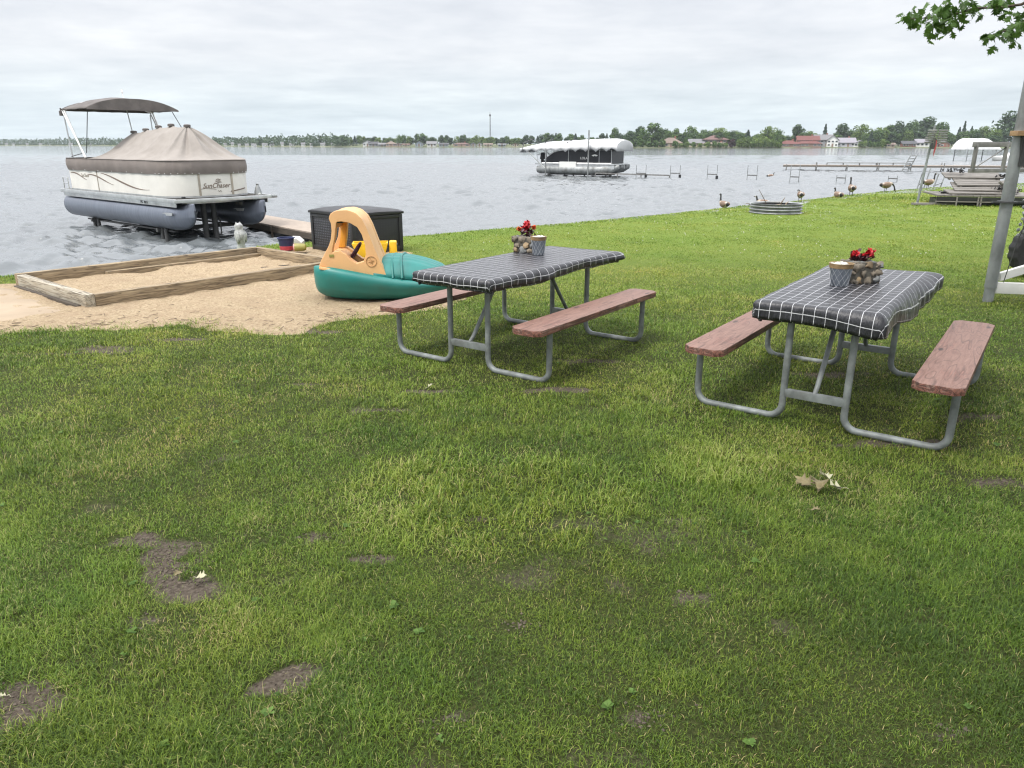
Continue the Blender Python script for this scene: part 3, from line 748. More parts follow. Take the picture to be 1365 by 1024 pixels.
# ------------------------------------------------------------------ planters and buckets on the tables
def make_planter(label, loc, rz, sx, sy, h, flowers):
    t = thing('stone_planter', label, 'planter', loc, rz, 'stone flower planters')
    MB().box((0, 0, h / 2), (sx - .025, sy - .025, h - .006)).build('mortar_core', 'mortar', t, .01)
    b = MB(); rr = random.Random(sx * 99 + h)
    per = []
    for side in range(4):
        Lw = sx if side % 2 == 0 else sy
        n = max(3, int(Lw / .052))
        for row in range(3):
            z = h * (row + .5) / 3
            for k in range(n):
                u = (k + .5 + (row % 2) * .45) / n * Lw - Lw / 2 + rr.uniform(-.014, .014)
                if abs(u) > Lw / 2: continue
                off = (sy if side % 2 == 0 else sx) / 2 - .012
                p = {0: (u, -off), 1: (off, u), 2: (u, off), 3: (-off, u)}[side]
                e = rr.uniform(.018, .036); hh = rr.uniform(.017, .032)
                rad = (e, .016, hh) if side % 2 == 0 else (.016, e, hh)
                b.blob((p[0], p[1], z + rr.uniform(-.006, .006)), rad, .9, 2, rr.choice([0, 0, 0, 1, 2]), rr.random() * 50)
    for k in range(26):
        a = rr.uniform(-sx / 2 + .02, sx / 2 - .02); c = rr.uniform(-sy / 2 + .02, sy / 2 - .02)
        b.blob((a, c, h - .004), (.02, .016, .009), .4, 1, rr.choice([0, 2]), k)
    b.build('stones', ['stone', 'stone_tan', 'stone_grey'], t, angle=80)
    fol = MB(); blooms = []
    for (fx, fy, fz, rad, kind) in flowers:
        tgt = fol
        if kind != 'd': tgt = MB(); blooms.append((kind, tgt))
        for k in range(46 if kind == 'd' else 40):
            d = Vector((rr.gauss(0, 1), rr.gauss(0, 1), rr.gauss(0, .8))).normalized() * rad * rr.uniform(.25, 1)
            p = Vector((fx, fy, fz)) + d; q = rotm(rr.uniform(-1, 1), rr.uniform(-1, 1), rr.uniform(0, 6.3)); s = rr.uniform(.010, .019)
            tgt.add([p + q @ Vector(v) * s for v in ((-1, 0, 0), (-.3, -.75, .15), (.7, -.5, .2), (1, 0, 0), (.7, .5, .2), (-.3, .75, .15))], [(0, 1, 2, 3), (0, 3, 4, 5)])
    fol.build('foliage', 'leaf_burgundy', t, fixn=False)
    for kind, mb in blooms: mb.build('bloom', {'r': 'petal_red', 'o': 'petal_orange'}[kind], t, fixn=False)
    return t
def make_bucket(label, loc, h, r0, r1):
    t = thing('metal_bucket', label, 'bucket', loc, 0, 'zinc buckets')
    b = MB(); n = 40
    rings = []
    for z, r in ((0, r0 * .96), (.004, r0), (h * .82, r1 * .93), (h * .84, r1 * .9)):
        rings.append([Vector((r * (1 + .012 * math.cos(20 * 2 * math.pi * k / n)) * math.cos(2 * math.pi * k / n), r * (1 + .012 * math.cos(20 * 2 * math.pi * k / n)) * math.sin(2 * math.pi * k / n), z)) for k in range(n)])
    b.loft(rings); b.build('body', 'bucket_zinc', t)
    MB().lathe([(r1 * .93, h * .80), (r1 * 1.0, h * .81), (r1 * 1.04, h * .97), (r1 * 1.07, h), (r1 * .98, h), (r1 * .93, h * .93), (0.001, h * .92)], n=32).build('rim', 'bucket_rim', t)
    m = MB()
    for s in (1, -1):                                   # diagonal wire netting round the bucket
        for j in range(11):
            pts = []
            for k in range(15):
                f = k / 14; r = (r0 + (r1 * .93 - r0) * f) + .0025; a = j * 2 * math.pi / 11 + s * f * 1.15
                pts.append((r * math.cos(a), r * math.sin(a), .003 + f * h * .8))
            m.tube(pts, .0011, 4, cap=False)
    m.build('wire_netting', 'wire_white', t)
    p = MB(); rr = random.Random(h)
    for k in range(26):
        a = rr.uniform(0, 6.3); r = r1 * .8 * math.sqrt(rr.random()); p.blob((r * math.cos(a), r * math.sin(a), h * .965), (.016, .013, .010), .5, 1, 0, k)
    p.build('pebbles', 'pebble_white', t, angle=80)
    return t
TOPZ = .750
def on_table(px, py, base): v = gp(px, py, TOPZ + base[2]); return (v.x, v.y, TOPZ + base[2])
pl = on_table(1150, 379, TR)
make_planter('square stone planter of low dark red flowers on the nearer right table', (pl[0], pl[1] + .07, pl[2]), R(14), .205, .19, .150,
             [(-.055, 0, .175, .040, 'd'), (.03, .0, .17, .055, 'd'), (.0, .03, .17, .05, 'd'), (-.06, -.005, .20, .022, 'r'), (.055, -.01, .205, .030, 'r'), (.05, .0, .19, .03, 'r'), (-.06, .0, .185, .02, 'r')])
pb = on_table(1123, 384, TR)
make_bucket('zinc bucket with tan rim standing left of the planter on the nearer right table', (pb[0], pb[1] + .06, pb[2]), .155, .052, .074)
pl = on_table(702, 337, TL)
make_planter('square stone planter with tall scarlet bloom on the table by the play boat', (pl[0], pl[1] + .08, pl[2]), R(-28), .20, .19, .135,
             [(0, 0, .16, .07, 'd'), (.03, .0, .18, .06, 'd'), (-.02, 0, .19, .05, 'd'), (0, -.01, .225, .032, 'r'), (.0, 0, .245, .026, 'r'), (-.065, -.02, .195, .020, 'o'), (.075, -.01, .215, .016, 'o'), (-.01, -.01, .20, .035, 'r')])
pb = on_table(718, 341, TL)
make_bucket('zinc bucket with pale rim right of the planter on the table by the play boat', (pb[0], pb[1] + .05, pb[2]), .158, .046, .066)

# ================================================================== sandbox
def plank(name, a, b, w, h, z, m, parent, mat='timber'):
    mb = MB(); L = (Vector(b) - Vector(a)).length
    mb.box((0, 0, 0), (L, w, h)); o = mb.build(name, mat, parent, .006)
    d = Vector(b) - Vector(a); o.location = ((a[0] + b[0]) / 2, (a[1] + b[1]) / 2, z); o.rotation_euler = (0, 0, math.atan2(d.y, d.x))
    return o
sb = thing('sandbox', 'rectangular timber sandbox frame half filled with sand beside the water', 'sandbox', (SBF.x, SBF.y, 0), R(50))
tw, th_ = .095, .15
plank('front_timber', (tw, tw / 2), (SB_L, tw / 2), tw, th_, th_ / 2 - .005, 0, sb)
plank('back_timber', (0, SB_W - tw / 2), (SB_L - tw, SB_W - tw / 2), tw, th_ + .02, th_ / 2 + .003, 0, sb)
plank('end_timber', (tw / 2 - .003, 0), (tw / 2 - .003, SB_W - tw), tw, th_ + .01, th_ / 2, 0, sb, 'timber_old')
plank('end_timber', (SB_L - tw / 2 + .003, tw), (SB_L - tw / 2 + .003, SB_W), tw, th_ + .012, th_ / 2 + .002, 0, sb)
plank('inner_ledge', (SB_L * .30, SB_W - tw - .045), (SB_L - tw, SB_W - tw - .045), .085, .07, .045, 0, sb)
plank('base_shadow', (-.035, .12), (-.035, SB_W - .1), .05, .05, .012, 0, sb, 'dock_dark')  # dark strip laid in for the shadow line along the left end's foot

# ================================================================== teal toy boat
def play_boat():
    t = thing('play_boat', 'teal plastic toy boat with tan arched cabin and ribbed stern lid', 'play boat', (-1.59, 8.42, .0), R(0))
    # hull: sections along x, bow at -x; widths, keel height, sheer height
    secs = [(-.60, .10, .20, .33), (-.585, .22, .13, .375), (-.54, .33, .07, .405), (-.44, .41, .03, .41), (-.25, .445, .012, .38), (0, .455, .006, .335), (.25, .45, .006, .285), (.5, .43, .015, .25), (.72, .40, .04, .235), (.88, .34, .09, .225), (.92, .27, .13, .215)]
    b = MB(); rings = []
    for x, w, k, s in secs:
        ring = []
        prof = [(0, k), (.45, k + .0), (.70, k + .02), (.86, k + (s - k) * .28), (.905, k + (s - k) * .36), (.915, k + (s - k) * .40), (1.0, k + (s - k) * .62), (1.02, k + (s - k) * .80), (.985, k + (s - k) * .93), (.90, s), (.80, s - .006), (.74, s - .035), (.4, s - .04), (0, s - .04)]
        for q, z in prof: ring.append(Vector((x + (.03 * (1 - q)) * (-1 if x < -.5 else 0), -w * q, z)))
        for q, z in reversed(prof[1:-1]): ring.append(Vector((x + (.03 * (1 - q)) * (-1 if x < -.5 else 0), w * q, z)))
        rings.append(ring)
    b.loft(rings); h = b.build('hull', 'teal_plastic', t, angle=50)
    sub = h.modifiers.new('smooth', 'SUBSURF'); sub.levels = 1; sub.render_levels = 2
    # stern lid: crowned, ribbed
    b = MB(); rows = []
    for i in range(25):
        f = i / 24; x = .10 + .78 * f; row = []
        crown = .20 * math.sin(math.pi * min(1, .30 + f * .62)) ** .7
        for j in range(33):
            q = j / 32 * 2 - 1; y = q * .40 * (1 - .12 * f)
            z = .285 - .05 * f + crown * (1 - abs(q) ** 3.2) ** .8
            st = abs(((j % 4) - 2) / 2.0); rib = .010 * (1 if st < .6 else 0) if 3 < j < 29 and 2 < i < 22 else 0
            row.append(Vector((x, y, z + rib)))
        rows.append(row)
    b.loft(rows, cap=False, close=False)
    base = [[Vector((v.x, v.y, .26)) for v in (r[0], r[-1])] for r in rows]
    lid = b.build('stern_lid', 'teal_plastic', t, angle=60, fixn=True)
    so2 = lid.modifiers.new('thick', 'SOLIDIFY'); so2.thickness = .02; so2.offset = -1
    b = MB()                                           # raised band across the lid
    for x0 in (.27, .37):
        pts = [(x0 + .04 * abs(k / 12) ** 2, k / 12 * .395, .275 + (.205 * (1 - abs(k / 12) ** 3.2) ** .8) * (.97 if x0 < .3 else .99)) for k in range(-12, 13)]
        b.tube(pts, .013, 8)
    b.build('lid_band', 'teal_plastic', t)
    # cabin: two arched side frames joined by a roof that runs down the back, and a bow deck
    outer = [(-.481, .405), (-.455, .46), (-.415, .528), (-.365, .61), (-.335, .678), (-.318, .77), (-.318, .85), (-.34, .905), (-.32, .953), (-.28, .978), (-.231, .990), (-.14, .994), (-.06, .968), (.005, .908), (.050, .815), (.085, .71), (.122, .60), (.170, .47), (.240, .30), (.222, .272), (-.10, .335), (-.40, .392)]
    inner = [(-.262, .868), (-.208, .874), (-.119, .858), (-.045, .815), (.0, .735), (.026, .625), (.030, .525), (.0, .455), (-.077, .432), (-.143, .482), (-.185, .528), (-.244, .566), (-.300, .562), (-.330, .545), (-.320, .60), (-.292, .70), (-.274, .80)]
    def resample(P, n):
        P = [Vector((x, 0, z)) for x, z in P]; seg = [(P[i], P[(i + 1) % len(P)]) for i in range(len(P))]
        tot = sum((q - p).length for p, q in seg); out = []; acc = 0; i = 0
        for k in range(n):
            d = k / n * tot
            while acc + (seg[i][1] - seg[i][0]).length < d: acc += (seg[i][1] - seg[i][0]).length; i += 1
            L = (seg[i][1] - seg[i][0]).length; out.append(seg[i][0].lerp(seg[i][1], (d - acc) / max(L, 1e-9)))
        return out
    import bisect
    c = Vector((-.15, 0, .67)); ang = lambda v: math.atan2(v.z - c.z, v.x - c.x)
    O = resample(outer, 110); Is = sorted(resample(inner, 400), key=ang); keys = [ang(v) for v in Is]
    I = [Is[bisect.bisect(keys, ang(o)) % len(Is)] for o in O]; n = len(O)
    for side in (-1, 1):
        y0, y1 = (-.285, -.375) if side < 0 else (-.02, .05); vs = []
        for y in (y0, y1): vs += [Vector((p.x, y, p.z)) for p in O]; vs += [Vector((p.x, y, p.z)) for p in I]
        F = []
        for k in range(n):
            k2 = (k + 1) % n
            F += [(k, k2, n + k2, n + k), (2 * n + k, 3 * n + k, 3 * n + k2, 2 * n + k2), (k, 2 * n + k, 2 * n + k2, k2), (n + k, n + k2, 3 * n + k2, 3 * n + k)]
        mb = MB(); mb.add(vs, F); mb.build('cabin_side', 'tan_plastic', t, .026, angle=60, segs=4)
    roof = [(-.318, .80), (-.318, .85), (-.337, .905), (-.318, .950), (-.28, .975), (-.231, .986), (-.14, .990), (-.06, .964), (.002, .905), (.046, .812), (.080, .71), (.116, .60), (.163, .47), (.220, .33)]
    rin = [(-.27, .80), (-.27, .88), (-.25, .90), (-.22, .91), (-.20, .912), (-.18, .912), (-.14, .91), (-.07, .885), (-.03, .84), (.006, .76), (.035, .68), (.068, .58), (.11, .46), (.15, .35)]
    mb = MB(); mb.prism(roof + rin[::-1], .30, off=(0, -.15, 0)); mb.build('cabin_roof', 'tan_plastic', t, .006, angle=50)
    mb = MB(); mb.prism([(-.325, .56), (-.262, .56), (-.235, .70), (-.215, .875), (-.275, .875), (-.30, .70)], .09, off=(.0, .0, 0)); mb.build('windscreen_post', 'tan_plastic_shaded', t, .008)
    mb = MB(); mb.prism([(-.475, .40), (-.41, .50), (-.33, .55), (-.25, .55), (-.18, .50), (-.18, .38)], .30, off=(0, -.15, 0)); mb.build('bow_deck', 'tan_plastic', t, .01)
    mb = MB(); mb.beam((-.475, -.378, .389), (.262, -.378, .258), .05, .030); mb.build('base_rail', 'tan_plastic', t, .01)
    # compass-rose emblem and small badge moulded on the near side
    mb = MB(); c0 = Vector((.085, -.3785, .455))
    mb.tube([c0 + Vector((.055 * math.cos(a), 0, .055 * math.sin(a))) for a in [k * math.pi / 12 for k in range(25)]], .0045, 6, cap=False)
    for k in range(8):
        a = k * math.pi / 4 + .3; d = Vector((math.cos(a), 0, math.sin(a))); q = Vector((-d.z, 0, d.x)); l = .042 if k % 2 == 0 else .027
        mb.add([c0 + d * l, c0 + q * .010, c0 - q * .010, c0 + Vector((0, -.004, 0))], [(0, 1, 3), (0, 3, 2)])
    mb.build('emblem', 'tan_mark', t)
    mb = MB(); mb.box((-.335, -.3785, .515), (.05, .006, .03)); mb.build('badge', 'olive_plastic', t, .002)
    mb = MB(); cw = Vector((-.13, -.10, .53)); ax_ = rotm(0, R(-58), 0)
    mb.tube([cw + ax_ @ Vector((.10 * math.cos(k * math.pi / 10), .10 * math.sin(k * math.pi / 10), 0)) for k in range(21)], .014, 8, cap=False)
    for k in range(3):
        a = k * 2.094; mb.beam(cw, cw + ax_ @ Vector((.1 * math.cos(a), .1 * math.sin(a), 0)), .016, .012)
    mb.build('steering_wheel', 'purple_plastic', t)
    mb = MB(); mb.box((-.235, -.30, .868), (.065, .09, .03)); mb.build('lamp_holder', 'black_plastic', t, .004)
play_boat()

# ------------------------------------------------------------------ yellow dump truck behind it
def toy_truck():
    t = thing('toy_truck', 'yellow plastic toy dump truck behind the teal play boat', 'toy truck', (-1.93, 10.2, .0), R(8))
    b = MB(); b.prism([(-.42, .42), (-.30, .22), (.22, .22), (.30, .42), (.27, .42), (.20, .25), (-.28, .25), (-.39, .42)], .36, off=(0, 0, .0))
    for s in (-1, 1): b.prism([(-.42, .43), (-.30, .22), (.22, .22), (.30, .43)], .02, off=(0, s * .18, 0))
    b.build('dump_bed', 'yellow_plastic', t, .008)
    b = MB(); b.box((.40, 0, .30), (.17, .32, .28), taper=.86); b.build('cab', 'yellow_plastic', t, .02)
    b = MB(); b.box((.40, 0, .35), (.178, .25, .10)); b.build('cab_window', 'black_plastic', t, .004)
    b = MB(); b.box((0, 0, .18), (1.0, .2, .06)); b.build('chassis', 'black_plastic', t, .01)
    t.scale = (.66, .72, .92); t.location.x = -1.87
    for x in (-.30, .36):
        for s in (-1, 1):
            b = MB(); b.tube([(x, s * .13, .12), (x, s * .22, .12)], .12, 18); o = b.build('wheel', 'rubber', t, .015)
            b = MB(); b.tube([(x, s * .215, .12), (x, s * .228, .12)], .06, 14); b.build('hub', 'yellow_dirty', o)
toy_truck()

# ================================================================== wicker deck box and toys
def deck_box():
    t = thing('deck_box', 'black wicker plastic storage box with a smooth lid at the lawn edge', 'storage box', (-2.50, 12.25, .0), R(-45))
    W, Dp, H = 1.16, .92, .60
    b = MB(); b.box((0, 0, .05 + (H - .05) / 2), (W, Dp, H - .05)); b.build('body', 'wicker', t, .012)
    b = MB()
    for sx in (-1, 1):
        for sy in (-1, 1): b.box((sx * (W / 2 - .02), sy * (Dp / 2 - .02), H / 2), (.07, .07, H))
    for sy in (-1, 1): b.box((0, sy * (Dp / 2 - .01), .06), (W - .1, .05, .08)); b.box((0, sy * (Dp / 2 - .01), H - .03), (W - .1, .05, .05))
    for sx in (-1, 1): b.box((sx * (W / 2 - .01), 0, .06), (.05, Dp - .1, .08)); b.box((sx * (W / 2 - .01), 0, H - .03), (.05, Dp - .1, .05))
    b.box((0, -(Dp / 2 - .005), .3), (.04, .03, H - .1))
    b.build('frame', 'black_plastic', t, .008)
    b = MB(); rings = []
    for i in range(13):
        f = i / 12 * 2 - 1; x = f * (W / 2 + .035); k = math.sqrt(max(0, 1 - abs(f) ** 6))
        ring = []
        for y, z in ((-1, 0), (-1.0, .045), (-.94, .065), (-.5, .085), (0, .092), (.5, .085), (.94, .065), (1, .045), (1, 0)): ring.append(Vector((x, y * (Dp / 2 + .035), H + .004 + (z * (.55 + .45 * k) if z > .05 else z * (.8 + .2 * k)))))
        rings.append(ring)
    b.loft(rings); b.build('lid', 'black_plastic', t, .008, angle=40)
deck_box()
def toy_pail():
    t = thing('toy_pail', 'navy and pink toy pail lying by the corner of the sandbox', 'toy pail', (-3.62, 12.15, .02), R(20))
    b = MB(); b.lathe([(.085, 0), (.10, .02), (.125, .19), (.14, .195), (.14, .21), (.12, .21), (.1, .06), (.001, .05)]); b.build('body', 'navy_plastic', t)
    b = MB(); b.lathe([(.092, .015), (.103, .012), (.112, .075), (.104, .08)], cap=False); b.build('pink_band', 'red_plastic', t)
toy_pail()
b = MB(); b.tube([(0, 0, .06), (.02, 0, .06), (.16, 0, .06), (.19, 0, .06), (.20, 0, .06)], [.05, .062, .058, .05, .02], 16, mis=[1, 0, 0, 2])
o = b.build('toy_cup', ['olive_plastic', 'pink_plastic', 'yellow_dirty'], None); o.location = (-3.47, 12.0, .03); o.rotation_euler = (0, 0, R(10))
tag(o, 'olive toy cup with pink rim lying against the navy pail', 'toy cup')
b = MB(); b.prism([(-.10, .0), (.10, .0), (.13, .10), (.06, .17), (-.07, .17), (-.12, .10)], .10); b.tube([(-.2, 0, .05), (-.1, 0, .08)], .012, 6)
o = b.build('toy_shovel', 'trim_white', None, .02); o.location = (-3.55, 12.55, .03); o.rotation_euler = (R(20), 0, R(-20))
tag(o, 'white plastic toy scoop behind the navy pail', 'toy scoop')

# ------------------------------------------------------------------ owl decoy
def owl():
    t = thing('owl_decoy', 'grey plastic owl decoy on the bank behind the sandbox', 'owl decoy', (-4.42, 12.35, gz1(-4.42, 12.35)), R(150))
    b = MB(); rings = []
    prof = [(0, .075, .07, 0), (.02, .08, .075, 0), (.09, .06, .055, 0), (.15, .075, .065, .0), (.22, .098, .085, 0), (.28, .092, .08, .005), (.325, .066, .06, .01), (.345, .064, .06, .012), (.375, .072, .066, .012), (.405, .066, .06, .01), (.43, .04, .038, .005), (.438, .01, .01, 0)]
    for z, rx, ry, off in prof: rings.append([Vector((off + rx * math.cos(a), ry * math.sin(a), z)) for a in [k * math.pi / 9 for k in range(18)]])
    b.loft(rings); b.build('body', 'owl_grey', t, angle=80)
    for s in (-1, 1):
        b = MB(); b.blob((-.02, s * .075, .215), (.05, .022, .10), .2, 2); b.build('wing', 'owl_grey', t, angle=80)
        b = MB(); b.lathe([(.016, 0), (.010, .018), (.001, .03)], (.02, s * .038, .425), 8); b.build('ear_tuft', 'owl_grey', t)
        b = MB(); b.blob((.072, s * .026, .385), (.008, .012, .012), 0, 1); b.build('eye', 'yellow_dirty', t)
owl()

# ================================================================== fire ring
def fire_ring():
    c = gp(1041, 286.0); r = .62; h = .235
    t = thing('fire_ring', 'corrugated galvanised steel fire ring on the far lawn', 'fire ring', (c.x, c.y + .42, gz1(c.x, c.y + .42)), 0)
    b = MB(); prof = []
    for k in range(31):
        z = h * k / 30; prof.append((r + .026 * math.sin(k / 30 * 3 * 2 * math.pi), z))
    prof += [(r + .02, h + .006), (r - .015, h + .008)] + [(rr - .022, z) for rr, z in reversed(prof[:31])]
    b.lathe(prof, n=48, cap=False); b.build('ring', 'galv', t, angle=60)
    b = MB(); b.lathe([(.60, .03), (.45, .09), (.2, .14), (.001, .15)], n=24, cap=False); b.build('ash_bed', 'charcoal', t, angle=80)
    return c, r, h
fc, fr, fh = fire_ring()
rr = random.Random(4)
for (px0, py0, px1, py1, th) in ((1030, 271, 1014, 250, .010), (1050, 272, 1042, 266, .010), (1050, 273, 1057, 262, .016), (1053, 272, 1060, 267, .02), (1046, 274, 1058, 271, .02), (1012, 272, 1004, 270, .015), (1040, 274, 1052, 272, .03)):
    p = Vector((bear(px0, fc.y + .4), fc.y + .4, 0)); q = Vector((bear(px1, fc.y + .4), fc.y + .4, 0))
    zf = lambda py: EYE - (fc.y + .4) * (py - 192.3) / 1050
    a = Vector((p.x, p.y + rr.uniform(-.2, .2), .16)); b2 = Vector((q.x, q.y + rr.uniform(-.25, .25), max(.2, zf(py1))))
    mb = MB(); mid = (a + b2) / 2 + Vector((rr.uniform(-.03, .03), 0, .02)); mb.tube([a, mid, b2], [th, th * .8, th * .4], 6)
    o = mb.build('firewood_stick', 'stick', None)
    big = th == .010 and px0 == 1030
    if big: tag(o, 'longest thin stick leaning up out of the fire ring', 'stick')
    else: tag(o, 'short dry stick lying inside the fire ring', 'stick', 'short sticks in the fire ring')

# ================================================================== geese
def goose(label, loc, rz, pose='up', scale=1.0, group='canada geese along the shore'):
    b = MB()
    # spine: tail, rump, body, breast, then neck and head by pose; body axis +x
    body = [((-.40, 0, .36), .012, .05, 2), ((-.34, 0, .36), .03, .075, 2), ((-.27, 0, .36), .075, .10, 3), ((-.17, 0, .35), .125, .135, 0), ((-.03, 0, .345), .15, .165, 0), ((.10, 0, .36), .145, .160, 0), ((.20, 0, .385), .12, .135, 1), ((.27, 0, .42), .085, .10, 1)]
    if pose == 'up': neck = [((.31, 0, .49), .055, .06, 2), ((.325, 0, .58), .038, .04, 2), ((.325, 0, .68), .032, .034, 2), ((.335, 0, .76), .034, .038, 2)]; hd = Vector((.345, 0, .80)); dr = Vector((1, 0, -.08))
    elif pose == 'graze': neck = [((.34, 0, .42), .055, .06, 2), ((.43, 0, .36), .038, .04, 2), ((.50, 0, .27), .032, .034, 2), ((.54, 0, .17), .032, .036, 2)]; hd = Vector((.56, 0, .11)); dr = Vector((.55, 0, -.83))
    elif pose == 'tuck': neck = [((.28, .03, .50), .055, .06, 2), ((.24, .08, .56), .045, .045, 2), ((.16, .11, .55), .035, .04, 2), ((.08, .11, .52), .036, .04, 2)]; hd = Vector((.03, .11, .51)); dr = Vector((-1, 0, -.3))
    else: neck = [((.31, 0, .47), .055, .06, 2), ((.34, 0, .53), .04, .042, 2), ((.35, 0, .58), .034, .036, 2), ((.36, 0, .62), .034, .038, 2)]; hd = Vector((.37, 0, .65)); dr = Vector((1, 0, -.05))
    if pose == 'sit': pass
    dr.normalize()
    pts = [(Vector(p), w, h, m) for p, w, h, m in body + neck]
    pts += [(hd, .040, .044, 2), (hd + dr * .035, .042, .044, 3), (hd + dr * .07, .032, .034, 2), (hd + dr * .095, .018, .016, 2), (hd + dr * .14, .014, .008, 2)]
    rings = []; mis = []
    for i, (p, w, h, m) in enumerate(pts):
        a = pts[max(0, i - 1)][0]; c = pts[min(len(pts) - 1, i + 1)][0]; d = (c - a).normalized()
        sd = Vector((0, 1, 0)); u = d.cross(sd).normalized() * -1
        sd = u.cross(d)
        rings.append([p + sd * w * math.cos(k * math.pi / 7) + u * h * math.sin(k * math.pi / 7) for k in range(14)]); mis.append(m)
    b.loft(rings, mis=mis)
    if pose != 'sit':
        for s in (-1, 1):
            b.tube([(-.01, s * .06, .24), (.0, s * .06, .12), (-.015, s * .06, .02)], [.022, .012, .011], 6, mi=4); b.box((.03, s * .06, .008), (.11, .07, .012), mi=4)
    for s in (-1, 1): b.blob((-.08, s * .125, .38), (.23, .035, .10), .1, 2, mi=0)
    o = b.build('goose', ['goose_brown', 'goose_chest', 'goose_black', 'goose_white', 'goose_leg'], None, angle=70)
    z = gz1(loc[0], loc[1]); o.location = (loc[0], loc[1], max(z, -.35) + (-.16 if pose == 'sit' else 0) if len(loc) == 2 else loc[2])
    o.rotation_euler = (0, 0, rz); o.scale = (scale,) * 3
    return tag(o, label, 'goose', group)
def gat(px, py): v = gp(px, py); return (v.x, v.y)
goose('goose standing upright with raised neck, furthest left on the lawn edge', gat(965, 275.5), R(108), 'up', .58)
goose('goose resting low with its head raised just left of the fire ring', (gp(1000, 273).x, gp(1000, 273).y + .3), R(165), 'sit', .50)
goose('goose with curved neck half hidden behind the left rim of the fire ring', (gp(1018, 272.5).x, gp(1018, 272.5).y), R(160), 'sit', .58)
goose('round goose with its head tucked away, right of the fire ring', gat(1066, 269.5), R(80), 'tuck', .60)
goose('small upright goose beside the pinkish long necked one', gat(1117, 263), R(95), 'sit', .66)
goose('pinkish goose with long straight black neck on the shore', gat(1134, 261.5), R(80), 'up', .72)
goose('goose grazing with its head down at the lawn edge', gat(1180, 256), R(12), 'graze', .68)
goose('goose behind the slatted pole, dark neck raised, facing right', (gp(1236, 252).x, gp(1236, 252).y), R(8), 'up', .70)
# ================================================================== pontoon boat on its lift
def text_obj(name, body, size, mat, parent, loc, rot, shear=0.0, ext=.002):
    cu = bpy.data.curves.new(name, 'FONT'); cu.body = body; cu.size = size; cu.shear = shear; cu.extrude = ext; cu.align_x = 'CENTER'; cu.align_y = 'CENTER'; cu.resolution_u = 3
    cu.materials.append(MATS[mat]); o = bpy.data.objects.new(name, cu); COL.objects.link(o)
    me = bpy.data.meshes.new_from_object(o.evaluated_get(bpy.context.evaluated_depsgraph_get())); bpy.data.objects.remove(o)
    o = bpy.data.objects.new(name, me); COL.objects.link(o); o.parent = parent; o.location = loc; o.rotation_euler = rot
    return o
BOAT = (-7.06, 19.01, .40); BOATR = R(-41)
def pontoon_tube(parent, y, mat, L0, L1, r=.33, zc=-.435, name='pontoon'):
    b = MB(); rings = []; n = 28
    for x in (L0, L0 + .02, L0 + .10, L0 + .4, L1 - .9, L1 - .7, L1 - .5, L1 - .33, L1 - .18, L1 - .08, L1 - .02, L1):
        f = max(0, (x - (L1 - .9)) / .9); k = r * (1 - .05 * f)
        aft = max(0, 1 - (x - L0) / .10); k = k * (1 - .5 * aft * aft)
        ring = []
        for j in range(n):
            a = 2 * math.pi * j / n; yy = math.cos(a) * k; zz = math.sin(a) * k
            yy *= 1 - f ** 1.7 * .93                        # nose pinches to a vertical stem
            if zz < 0: e_ = 1 - math.sqrt(max(0, 1 - f ** 2.4)); zz = zz * (1 - e_) + e_ * .18
            else: zz = zz + f ** 2 * .03
            ring.append(Vector((x, y + yy, zc + zz)))
        rings.append(ring)
    b.loft(rings); o = b.build(name, mat, parent, angle=50)
    s = MB(); s.beam((L0 + .3, y, zc + r + .03), (L1 - .45, y, zc + r + .03), .12, .10); s.build('pontoon_riser', 'alu', o)
    s = MB()
    for sg in (-1, 1): s.prism([(L1 - 1.45, -.03), (L1 - .9, .06), (L1 - .5, .07), (L1 - .55, -.0), (L1 - .9, -.01)], .02, off=(0, y + sg * r * .93, zc + .05))
    s.build('spray_fin', 'alu', o)
    return o
